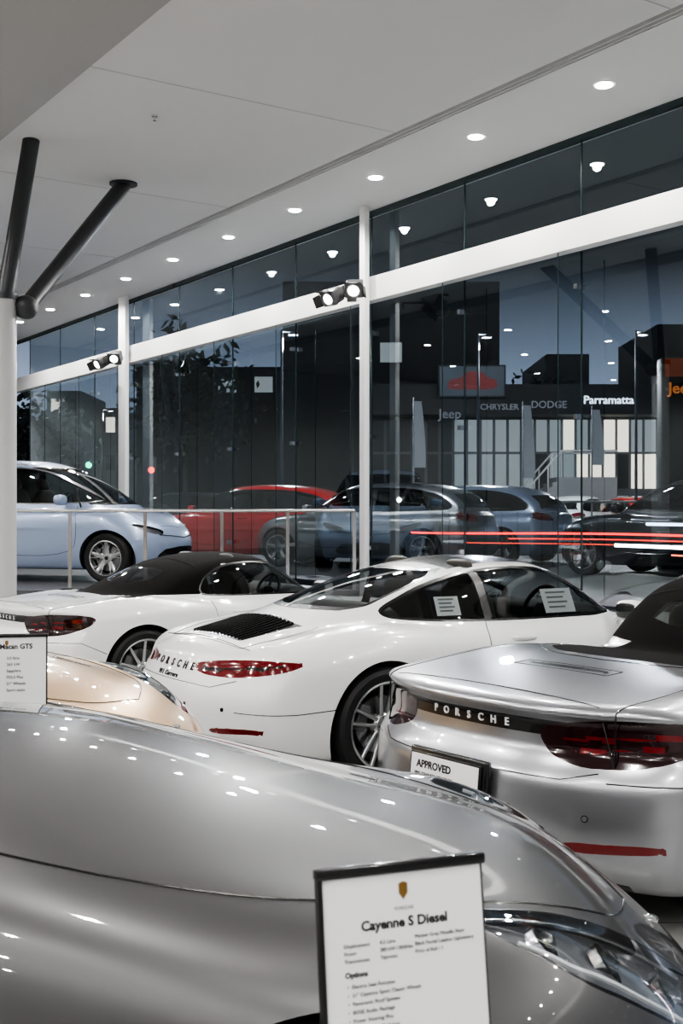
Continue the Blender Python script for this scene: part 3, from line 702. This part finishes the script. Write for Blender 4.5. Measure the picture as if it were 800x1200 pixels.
mb.box(((T0+T1)/2,7.08,CZ+.16),(T1-T0,.16,.1),1,RZ)
for n in(7.05,7.11): mb.box(((T0+T1)/2,n,CZ+.04),(T1-T0,.014,.10),0,RZ)
mb.box(((T0+T1)/2,(N0+3.65)/2,CZ+.02),(T1-T0,3.65-N0,.36),2,RZ)
for t in(2.6,6.1,9.6,13.1,16.6,20.1,23.6): mb.box((t,(3.65+7.0)/2,CZ-.0005),(.012,3.33,.003),3,RZ)
mb.obj('ceiling',[M_ceil,M_groove,M_bulk,mat('ceiling_joint',(.45,.45,.45),.8,noise=.05)],ang=20)
mb=MB(); mb.box((T0-.1,(N0+NW)/2,CZ/2),(.2,NW-N0,CZ),0,RZ); mb.obj('wall_back',[M_wall])
mb=MB(); mb.box(((T0+T1)/2,N0-.1,CZ/2),(T1-T0,.2,CZ),0,RZ); mb.obj('wall_left',[M_wall])
mb=MB(); mb.box((T1+.1,(N0+NW)/2,CZ/2),(.2,NW-N0,CZ),0,RZ); mb.obj('wall_far',[M_wall])
PZ=.73
NP=7.9
plat=[Vector(((NP-sa*14)/ca,14,0)),W(T1-.02,NP),W(T1-.02,N0+.02),Vector(((N0+.02-sa*14)/ca,14,0))]
slab('raised_platform',plat,.001,PZ,mat('platform_tiles',(.12,.12,.125),.3,noise=.06,nscale=4))
# glass wall
joints=[12.3+1.83*k for k in range(-12,8)]
mb=MB(); z0,zb0,zb1=0.05,4.25,4.55
for i in range(len(joints)-1):
    t0,t1=joints[i]+.008,min(joints[i+1]-.008,T1)
    if t0>T1: break
    for za,zc in((z0,4.36),(4.42,CZ-.05)):
        mb.add([(t0,NW,za),(t1,NW,za),(t1,NW,zc),(t0,NW,zc)],[(0,1,2,3)],0,RZ)
mb.obj('window_1',[M_wallglass],ang=20)
mb=MB()
for t in joints:
    if t>T1: continue
    mb.box((t,NW,CZ/2),(.014,.015,CZ-.06),1,RZ)
    mb.add([(t,8.28,z0),(t,NW-.02,z0),(t,NW-.02,zb0-.01),(t,8.28,zb0-.01)],[(0,1,2,3)],0,RZ)
    mb.box((t,8.28,2.13),(.010,.005,4.15),1,RZ)
    for z in(1.2,2.6,3.9): mb.box((t,8.54,z),(.05,.06,.05),2,RZ)
mb.obj('glass_fins',[M_finglass,M_edge,M_steel],ang=20)
mb=MB(); mb.box(((T0+T1)/2,8.49,(zb0+zb1)/2),(T1-T0-.1,.12,zb1-zb0),0,RZ)
mb.box(((T0+T1)/2,8.42,zb0+.02),(T1-T0-.1,.03,.04),0,RZ)
mb.box(((T0+T1)/2,NW,4.39),(T1-T0,.05,.08),1,RZ); mb.box(((T0+T1)/2,NW,.04),(T1-T0,.08,.08),1,RZ); mb.box(((T0+T1)/2,NW,CZ-.03),(T1-T0,.06,.06),1,RZ)
mb.obj('transom_beam',[M_beam,M_edge])
for t,w,zz in((12.13,.12,0),(19.55,.30,0),(26.1,.13,0)):
    mb=MB(); mb.bbox((t,8.37,CZ/2),(w,.07,CZ),0,RZ,bv=.006); mb.obj('facade_column',[M_beam])
# tree column with struts
mb=MB(); C=Vector((-3.39,12,0))
mb.cyl(C,C+Vector((0,0,3.78)),.125,.125,0,32); mb.cyl(C+Vector((0,0,3.78)),C+Vector((0,0,3.84)),.14,.14,1,32)
mb.cyl(C,C+Vector((0,0,.03)),.22,.22,1,32)
mb.cyl(C+Vector((-.02,0,3.6)),(-3.14,12.1,CZ),.085,.085,1,24)
s0=C+Vector((.20,.08,3.72)); s1=Vector((-2.50,13.7,CZ-.02))
mb.cyl(s0,s1,.085,.085,1,24); mb.cyl(C+Vector((0,0,3.74)),s0+Vector((.05,0,0)),.06,.06,1,20)
mb.rbox(s0,(.24,.24,.24),1,e=.9); mb.cyl(s1-Vector((0,0,.0)),s1+Vector((0,0,.02)),.16,.16,1,24)
mb.obj('tree_column',[M_colg,M_dstrut])
# railing
mb=MB(); yr=14.06; xe=(NP-sa*14)/ca-.05
mb.tube([(-9.5,yr,1.665),(xe,yr,1.665)],.02,0,10)
for px in [5-77*k for k in range(8,0,-1)]+[5,82,170,260,337,415]:
    x=(px-400)/FP*yr; 
    if x<xe: mb.box((x,yr+.0,(PZ+1.66)/2+.003),(.04,.012,1.66-PZ),0); mb.box((x,yr,PZ+.006),(.10,.08,.012),0)
mb.obj('balustrade',[M_steel])
# ------------------------------------------------------------------ lights
M_led=emat('led',(1.,.97,.92),60.)
M_bez=mat('downlight_bezel',(.75,.75,.75),.4,noise=.02)
dm=MB(); dm.lathe([(.075,0),(.10,0),(.105,.012),(.10,.014),(.075,.012),(.07,0)],0,n=24,M=Matrix.Rotation(math.pi/2,4,'X')); dm.cyl((0,0,-.002),(0,0,-.006),.072,.072,1,24)
dme=dm.mesh('downlight',[M_bez,M_led])
P1=105.
rows=[(7.75,CZ,[7.51+1.75*k for k in range(-8,10)],P1*1.1)]
for n in(1.4,-1.4,-4.2,-7.):
    rows.append((n,CZ-.16,[7.5+2.6*k for k in range(-6,7)],P1*1.0))
for n,z,ts,p in rows:
    for t in ts:
        o=bpy.data.objects.new('downlight',dme); o.location=W(t,n,z-.004); SC.collection.objects.link(o)
        l=bpy.data.lights.new('downlight_lamp','SPOT'); l.energy=p; l.spot_size=math.radians(160); l.spot_blend=.5; l.shadow_soft_size=.045; l.color=(1,.97,.94)
        lo=bpy.data.objects.new('downlight_lamp',l); SC.collection.objects.link(lo); lo.parent=o; lo.location=(0,0,-.03)
def flood(loc,yaw,name='flood_light_pair'):
    e=empty(name,loc,yaw); e.scale=(.85,.85,.85); mb=MB()
    mb.tube([(0,.40,0),(0,0,0)],.018,1,8); mb.box((0,.41,0),(.14,.02,.14),1)
    mb.tube([(-.2,0,-.01),(.16,0,-.01)],.012,1,8)
    for dx,ry,dz in((-.17,-30,-.05),(.14,5,.05)):
        M=Matrix.Translation((dx,0,dz))@Matrix.Rotation(math.radians(ry),4,'Z')@Matrix.Rotation(math.radians(30),4,'X')
        mb.bbox((0,0,0),(.24,.17,.20),1,M,bv=.02); mb.bbox((0,-.10,0),(.25,.05,.21),1,M,bv=.012)
        mb.cyl((0,-.125,0),(0,-.128,0),.075,.075,2,24,M)
        mb.lathe([(.075,-.127),(.095,-.130)],0,24,M)
        for k in range(5): mb.box((0,.095,-.07+k*.035),(.2,.03,.008),1,M)
        for s in(-1,1): mb.add([(s*.125,-.12,-.09),(s*.125,-.12,.09),(s*.19,-.22,.08),(s*.19,-.22,-.08)],[(0,1,2,3)],3,M)
        mb.add([(-.12,-.12,.10),(.12,-.12,.10),(.11,-.22,.16),(-.11,-.22,.16)],[(0,1,2,3)],3,M)
        l=bpy.data.lights.new('flood_lamp','SPOT'); l.energy=200; l.spot_size=math.radians(70); l.spot_blend=.5; l.shadow_soft_size=.07; l.color=(1,.98,.95)
        o=bpy.data.objects.new('flood_lamp',l); SC.collection.objects.link(o); o.parent=e
        o.matrix_local=M@Matrix.Translation((0,-.15,0))@Matrix.Rotation(math.radians(-90),4,'X')
    mb.obj('heads',[M_chrome,mat('flood_housing',(.16,.16,.165),.35,.5,noise=.05),emat('flood_led',(1,.97,.93),10),mat('barn_door',(.03,.03,.03),.5,noise=.05)],e)
def atn(px,n): 
    q=(px-400)/FP; Y=n/(q*ca+sa); return q*Y,Y
for px,py in((404,342),(128,421)):
    x_,y_=atn(px,7.95); flood(Vector((x_,y_,CAMH+(600-py)/FP*y_)),-.25)
mb=MB(); D=3.77*FP/(600-135); X=(181-400)/FP*D
mb.cyl((X,D,CZ),(X,D,CZ-.015),.03,.03,0,16); mb.cyl((X,D,CZ-.015),(X,D,CZ-.05),.010,.008,0,10); mb.cyl((X,D,CZ-.05),(X,D,CZ-.054),.018,.018,0,12); mb.obj('fire_sprinkler',[M_chrome])

# ------------------------------------------------------------------ cars
R30=math.radians
coupe(M_white,(.86,8.66,0),R30(31),'sports_coupe',1.03)
roadster(M_white,(-1.18,11.34,0),R30(37),'soft_top_roadster',False,h=.027)
h35=R30(36); roadster(M_silver,(.45+2.28*math.cos(h35),4.95+2.28*math.sin(h35),0),h35,'soft_top_roadster',True,1.04,h=.022,kk=.50)
suv(M_grey,(-1.5,3.0,0),R30(-1),'luxury_suv',h=.022)
suv(M_gold,(-3.0,5.95,0),R30(-8),'compact_suv',h=.028,scale=.99,big=True)
hatch(M_blue,(-4.14,16.6,PZ),R30(-16),'minivan',mpv=True,h=.03)
# ------------------------------------------------------------------ sign stands
def board(name,loc,yaw,w,h,tilt,lines,pole=True):
    e=empty(name,(loc[0],loc[1],0),yaw); z=loc[2]; mb=MB()
    M=Matrix.Translation((0,0,z))@Matrix.Rotation(tilt,4,'X')
    mb.bbox((0,.006,-h/2),(w+.012,.006,h+.01),0,M,bv=.002)
    mb.box((0,0,-h/2),(w,.003,h),1,M)
    mb.bbox((0,.002,.0),(w+.014,.018,.014),2,M,bv=.003); mb.box((-w/2-.003,0,-h/2),(.006,.012,h),2,M)
    for txt,size,x,zz,mi,b,al in lines:
        vs,fs=textmesh(txt,size,.0002,b,al); mb.add(vs,fs,mi,M@Matrix.Translation((x,-.0022,zz))@Matrix.Rotation(math.pi/2,4,'X'))
    mb.add([(-.006,-.002,-.020),(-.006,-.002,-.032),(0,-.002,-.040),(.006,-.002,-.032),(.006,-.002,-.020),(0,-.002,-.018)],[(0,1,2,3,4,5)],5,M)
    if pole:
        mb.cyl((0,.03,0.01),(0,.03,z-h*.5),.012,.012,4,12); mb.cyl((0,.03,0),(0,.03,.012),.14,.14,4,28)
    mb.obj('panel',[M_liner,M_white_pl,M_trim,M_ink,M_steel,mat('crest_gold',(.25,.15,.05),.4,.5,noise=.3,nscale=300),M_inkg],e)
    return e
ln=[('PORSCHE',.006,0,-.052,6,.0,'CENTER'),('Cayenne S Diesel',.0165,0,-.072,3,.0005,'CENTER'),('Options',.009,-.082,-.125,3,.0003,'LEFT')]
for i,(l,v,r) in enumerate([('Displacement','4.2 Litre','Meteor Grey Metallic Paint'),('Power','283 kW / 850Nm','Black Partial Leather Upholstery'),('Transmission','Tiptronic','Price of 8,6l / 1')]):
    ln.append((l,.0062,-.082,-.090-i*.009,3,0,'LEFT')); ln.append((v,.0062,-.035,-.090-i*.009,3,0,'LEFT')); ln.append((r,.0062,.012,-.088-i*.009,3,0,'LEFT'))
for i,s in enumerate(['Electric Seat Function','21" Cayenne Sport Classic Wheels','Panoramic Roof System','BOSE Audio Package','Power Steering Plus','Black Metallic Tailpipes','Front and Rear ParkAssist']):
    ln.append(('•  '+s,.0065,-.080,-.138-i*.010,3,0,'LEFT'))
board('information_stand',((470-400)/FP*1.5,1.5,1.65-415*1.5/FP),R30(20),.215,.30,R30(-8),ln)
ln2=[('MY17 Macan GTS',.026,.0,-.05,3,.0008,'CENTER')]+[(s,.015,-.0,-.09-.024*i,3,.0002,'LEFT') for i,s in enumerate(['3.0 litre','265 kW','Sapphire','PDLS Plus','21" Wheels','Sport seats'])]
board('information_stand',((8-400)/FP*4.55,4.55,1.65-145*4.55/FP),R30(12),.29,.29,R30(-8),ln2)
# ------------------------------------------------------------------ outside
OZ=.70
M_asph=mat('asphalt',(.050,.052,.056),.5,noise=.25,nscale=3,bump=.3)
slab('street_ground',[W(-40,8.9),W(-40,140),W(140,140),W(140,8.9)],OZ-.4,OZ,M_asph)
M_bd=mat('facade_dark',(.016,.018,.022),.6,noise=.2,nscale=.5); M_bm=mat('facade_mid',(.11,.115,.125),.6,noise=.15,nscale=.4)
M_wlit=emat('window_lit',(1.,.93,.80),1.3); M_wlit2=emat('window_lit_dim',(.75,.85,.9),.35)
def PX(px,D): return (px-400)/FP*D
def PZz(py,D): return CAMH+(600-py)/FP*D
D=48.; e=empty('dealership_building'); mb=MB()
x0,x1=PX(436,D),PX(1150,D); zt,zf,zl=PZz(452,D),PZz(487,D),PZz(572,D)
mb.box(((x0+x1)/2,D+6,(OZ+zt)/2),(x1-x0,10,zt-OZ),0)
mb.box(((x0+x1)/2,D+.3,(zf+zt)/2),(x1-x0+.6,1.8,zt-zf),1)
n=44
for i in range(n):
    xx=x0+(x1-x0)*(i+.5)/n; w=(x1-x0)/n-.12
    for j,(za,zc) in enumerate(((zl,(zl+zf)/2-.05),((zl+zf)/2+.05,zf-.1),(OZ+.3,zl-.3))):
        r=random.random(); m=2 if (i>13 and r<.55 and j<2) else (3 if (r<.9 and i>5) else 1)
        if j==2: m=3 if r<.55 else 1
        mb.box((xx,D+.93,(za+zc)/2),(w,.06,zc-za),m)
mb.obj('building_shell',[M_bm,M_bd,M_wlit,M_wlit2],e)
mb=MB(); M_sg=emat('sign_white',(.8,.88,1.),1.6); M_sg2=emat('sign_dim',(.7,.75,.85),.25)
for s,px,py,sz,mi in(('Parramatta',713,473,.36,0),('DODGE',643,478,.32,1),('CHRYSLER',585,480,.26,1),('Jeep',527,490,.42,1)):
    vs,fs=textmesh(s,sz*1.25,.03,.006); mb.add(vs,fs,mi,Matrix.Translation((PX(px,D-.7),D-.7,PZz(py,D-.7)))@Matrix.Rotation(math.pi/2,4,'X'))
mb.obj('sign_lettering',[M_sg,M_sg2],e)
D=47.; mb=MB(); xa,xb=PX(513,D),PX(592,D); za,zb_=PZz(466,D),PZz(428,D)
mb.box(((xa+xb)/2,D,(za+zb_)/2),(xb-xa,.2,zb_-za),0); mb.box(((xa+xb)/2,D-.12,(za+zb_)/2),(xb-xa-.12,.03,zb_-za-.12),1)
cx,cz=(xa+xb)/2,(za+zb_)/2-.05; sil=[(-.95,-.25),(-.95,.0),(-.8,.12),(-.45,.18),(-.2,.42),(.35,.44),(.62,.18),(.95,.1),(1.0,-.2),(.7,-.28),(-.6,-.28)]
mb.add([(cx+px_,D-.14,cz+pz_) for px_,pz_ in chaikin(sil,1)],[tuple(range(22))],2)
mb.obj('billboard',[M_bd,mat('poster_grey',(.10,.12,.14),.6,noise=.5,nscale=.8,emis=(.1,.13,.16),es=.12),mat('poster_red',(.25,.03,.03),.5,noise=.3,nscale=3,emis=(.4,.04,.03),es=.12)],e,ang=20)
D=44.; e2=empty('entrance_stairs'); mb=MB(); nst=12; xa,xb=PX(590,D),PX(652,D); z1=PZz(560,D)
for i in range(nst):
    x=xa+(xb-xa)*(i+.5)/nst; hh=(z1-OZ)*(i+1)/nst; mb.box((x,D,OZ+hh/2),((xb-xa)/nst,2.,hh),0)
mb.box((xb+1.,D,OZ+(z1-OZ)/2),(2.,2.,z1-OZ),0)
for yy in(-.98,.98):
    mb.tube([(xa,D+yy,OZ+.95),(xb,D+yy,z1+.95),(xb+2,D+yy,z1+.95)],.035,1,8)
    for i in range(0,nst+1,3):
        x=xa+(xb-xa)*i/nst; zz=OZ+(z1-OZ)*i/nst; mb.tube([(x,D+yy,zz),(x,D+yy,zz+.95)],.025,1,6)
mb.obj('flight',[mat('stair_concrete',(.30,.30,.30),.7,noise=.1),mat('rail_grey',(.6,.6,.6),.4,noise=.05)],e2)
def block(px0,px1,py,D,lit,name='office_building',depth=12,dk=False):
    mb=MB(); xa,xb=PX(px0,D),PX(px1,D); z1=PZz(py,D); mb.box(((xa+xb)/2,D+depth/2,(z1+OZ)/2),(xb-xa,depth,z1-OZ),1 if dk else 0)
    nx=max(2,int((xb-xa)/2.6)); nz=max(2,int((z1-OZ)/3.1))
    for i in range(nx):
        for k in range(nz):
            r=random.random(); mb.box((xa+(xb-xa)*(i+.5)/nx,D-.03,OZ+(z1-OZ)*(k+.55)/nz),((xb-xa)/nx*.5,.1,(z1-OZ)/nz*.4),2 if r<lit else 1)
    mb.obj(name,[M_bm,M_bd,M_wlit2 if dk else M_wlit],None)
block(55,95,458,115,.3); block(98,140,478,125,.25); block(20,58,500,105,.15)
block(160,330,430,95,.10,dk=True); block(331,585,330,80,.02,dk=True); block(640,690,415,90,.0,dk=True); block(770,900,380,85,.0,dk=True)
M_bark=mat('bark',(.03,.025,.02),.9,noise=.2); M_fol=mat('foliage',(.010,.018,.010),.9,noise=.5,nscale=6)
def tree(px,D,h,r):
    mb=MB(); x=PX(px,D); mb.cyl((x,D,OZ),(x,D,OZ+h*.55),.18,.1,0,8)
    for i in range(1100):
        th=random.random()*6.28; ph=math.acos(2*random.random()-1); q=random.random()**.4*(.8+.25*math.sin(3*th)+.15*math.sin(7*th+ph*3))
        c=Vector((x+r*q*math.sin(ph)*math.cos(th),D+r*q*math.sin(ph)*math.sin(th),OZ+h*.66+h*.36*q*math.cos(ph)))
        u=Vector((random.gauss(0,1),random.gauss(0,1),random.gauss(0,1))).normalized(); v=u.orthogonal().normalized(); s=.10+.22*random.random()
        mb.add([c-u*s,c-v*s*.6,c+u*s,c+v*s*.6],[(0,1,2,3)],1)
    for k in range(6):
        th=k*1.05; mb.cyl((x,D,OZ+h*.4),(x+r*.6*math.cos(th),D+r*.6*math.sin(th),OZ+h*.75),.07,.03,0,6)
    mb.obj('street_tree',[M_bark,M_fol],ang=180)
for px,D_,h,r in((215,46,8,3),(40,60,7,3),(640,66,9,3.5)): tree(px,D_,h,r)
for px,py,colr in((105,545,(.0,1.,.5)),(178,551,(1.,.03,.03))):
    D=45; mb=MB(); x=PX(px,D); z=PZz(py,D); mb.cyl((x,D,OZ),(x,D,z),.06,.05,0,10); mb.bbox((x,D,z),(.35,.25,1.0),0,bv=.04)
    mb.cyl((x,D-.14,z+.0),(x,D-.16,z+.0),.12,.12,1,16); mb.obj('traffic_light',[M_dark,emat('signal',colr,5)])
mb=MB(); D=26.5; 
zt=PZz(588,D); xs=np.linspace(PX(500,D),PX(900,D),12)
mb.tube([(xs[0],D,zt),(xs[-1],D,zt)],.028,0,8); mb.tube([(xs[0],D,zt-.35),(xs[-1],D,zt-.35)],.02,0,8)
for x in xs: mb.tube([(x,D,OZ),(x,D,zt)],.025,0,8)
mb.obj('street_railing',[mat('rail_white',(.6,.6,.6),.4,noise=.05)])
D=33; mb=MB()
for px,h0,h1 in((497,470,548),(625,475,560),(706,480,545)):
    x=PX(px,D); mb.cyl((x-.3,D,OZ),(x-.3,D,PZz(h0,D)+.1),.03,.02,0,8)
    z0,z1=PZz(h1,D),PZz(h0,D); N=8
    vs=[];fs=[]
    for i in range(N+1):
        u=i/N; z=z0+(z1-z0)*u; vs+=[(x-.28,D,z),(x-.28+.32*(1-.35*u*u),D-.05*math.sin(u*5),z)]
    for i in range(N): fs.append((2*i,2*i+1,2*i+3,2*i+2))
    mb.add(vs,fs,1)
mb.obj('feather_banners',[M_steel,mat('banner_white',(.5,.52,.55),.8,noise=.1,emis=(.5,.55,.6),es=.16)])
D=20; mb=MB(); xa,xb=PX(772,D),PX(850,D); mb.bbox(((xa+xb)/2,D,(OZ+PZz(420,D))/2),(xb-xa,.3,PZz(420,D)-OZ),0,bv=.03)
mb.box(((xa+xb)/2,D-.16,PZz(432,D)),(xb-xa-.1,.03,.30),1)
vs,fs=textmesh('Jeep',.26,.01,.004); mb.add(vs,fs,2,Matrix.Translation((PX(795,D),D-.18,PZz(462,D)))@Matrix.Rotation(math.pi/2,4,'X'))
mb.obj('pylon_sign',[mat('pylon_dark',(.02,.02,.025),.4,noise=.1),emat('pylon_orange',(1.,.18,.04),.10),emat('pylon_text',(1.,.35,.1),.4)])
for nn,z,t0,t1,col,s,r in((10.5,1.37,8.3,14.,(1.,.04,.03),3.,.015),(10.6,1.30,7.0,12.,(1.,.06,.04),2.,.009),(10.55,1.24,9.0,12.8,(1.,.10,.06),1.5,.008),
    (10.4,1.24,1.,9.9,(.85,.92,1.),10.,.020),(10.45,1.15,1,9.1,(1.,.25,.15),2.5,.010),(10.5,1.31,1,8.4,(.7,.85,1.),4.,.011),(10.4,1.06,1,8.0,(.7,.8,1.),2.,.009),(10.6,1.49,6.2,9.6,(.6,.75,1.),4.,.018)):
    mb=MB(); mb.tube([W(t,nn,z+.02*math.sin(t*.8)) for t in np.linspace(t0,t1,24)],r,0,6); mb.obj('light_trail',[emat('trail',col,s)])
hatch(M_red,(PX(290,22.6),22.6,OZ),R30(168),'hatchback',h=.045)
def dup(src,loc,rot,paint,name):
    e=empty(name,loc,rot)
    for ch in src.children:
        o=bpy.data.objects.new(ch.name.split('.')[0],ch.data); SC.collection.objects.link(o); o.parent=e; o.location=ch.location; o.rotation_euler=ch.rotation_euler
        if paint and ch.name.split('.')[0] in('body','details'):
            o.material_slots[0].link='OBJECT'; o.material_slots[0].material=paint
src=[o for o in SC.objects if o.name.startswith('hatchback')][0]
dup(src,(PX(436,20.9),20.9,OZ),R30(152),M_silver,'hatchback')
dup(src,(PX(205,30),30,OZ),R30(170),M_dark,'hatchback')
dup(src,(PX(545,22),23,OZ),R30(145),M_blue,'hatchback')
dup(src,(PX(830,17),17.5,OZ),R30(135),M_dark,'hatchback')
for px,D_,m in((480,37.5,M_white),(545,39,M_dark),(610,37,M_silver),(680,38,M_white),(735,40,M_red),(785,38,M_white),(450,40,M_white)):
    dup(src,(PX(px,D_),D_,OZ),R30(random.choice([60,120,100])),m,'hatchback')
for px,D_,en in((560,34.5,950),(745,34,950),(330,34,800),(120,60,600),(149,23.8,480),(431,17.6,400)):  # near lamps are added to brighten the parked cars, poles hidden behind facade columns
    l=bpy.data.lights.new('street_and_fill_light','POINT'); l.energy=en; l.shadow_soft_size=.2; l.color=(.92,.95,1.)
    e=empty('street_and_fill_lamp',(PX(px,D_),D_,OZ)); o=bpy.data.objects.new('lamp_light',l); SC.collection.objects.link(o); o.parent=e; o.location=(.3,.5,5.8)
    mb=MB(); mb.cyl((0,0,0),(0,0,6.1),.05,.035,0,10); mb.tube([(0,0,6.1),(.3,.5,6.15)],.03,0,8); mb.bbox((.3,.5,6.08),(.3,.3,.08),0,bv=.02); mb.obj('pole',[M_dark],e)

# ------------------------------------------------------------------ world, camera
w=bpy.data.worlds.new('dusk'); SC.world=w; w.use_nodes=True; nt=w.node_tree; bg=nt.nodes['Background']
tc=nt.nodes.new('ShaderNodeTexCoord'); sx=nt.nodes.new('ShaderNodeSeparateXYZ'); cr=nt.nodes.new('ShaderNodeValToRGB')
nt.links.new(tc.outputs['Generated'],sx.inputs[0]); nt.links.new(sx.outputs['Z'],cr.inputs[0]); nt.links.new(cr.outputs[0],bg.inputs[0])
cr.color_ramp.elements[0].color=(.30,.37,.50,1); cr.color_ramp.elements[0].position=.10; cr.color_ramp.elements[1].color=(.026,.031,.038,1); cr.color_ramp.elements[1].position=.20
bg.inputs[1].default_value=.8
cam=bpy.data.cameras.new('camera'); co=bpy.data.objects.new('camera',cam); SC.collection.objects.link(co); SC.camera=co
co.location=(0,0,CAMH); co.rotation_euler=(math.pi/2,0,0); cam.sensor_fit='VERTICAL'; cam.sensor_height=36; cam.lens=42; cam.clip_end=500
cam.dof.use_dof=True; cam.dof.focus_distance=8.; cam.dof.aperture_fstop=11
SC.view_settings.view_transform='AgX'; SC.view_settings.look='AgX - High Contrast'; SC.view_settings.exposure=.36
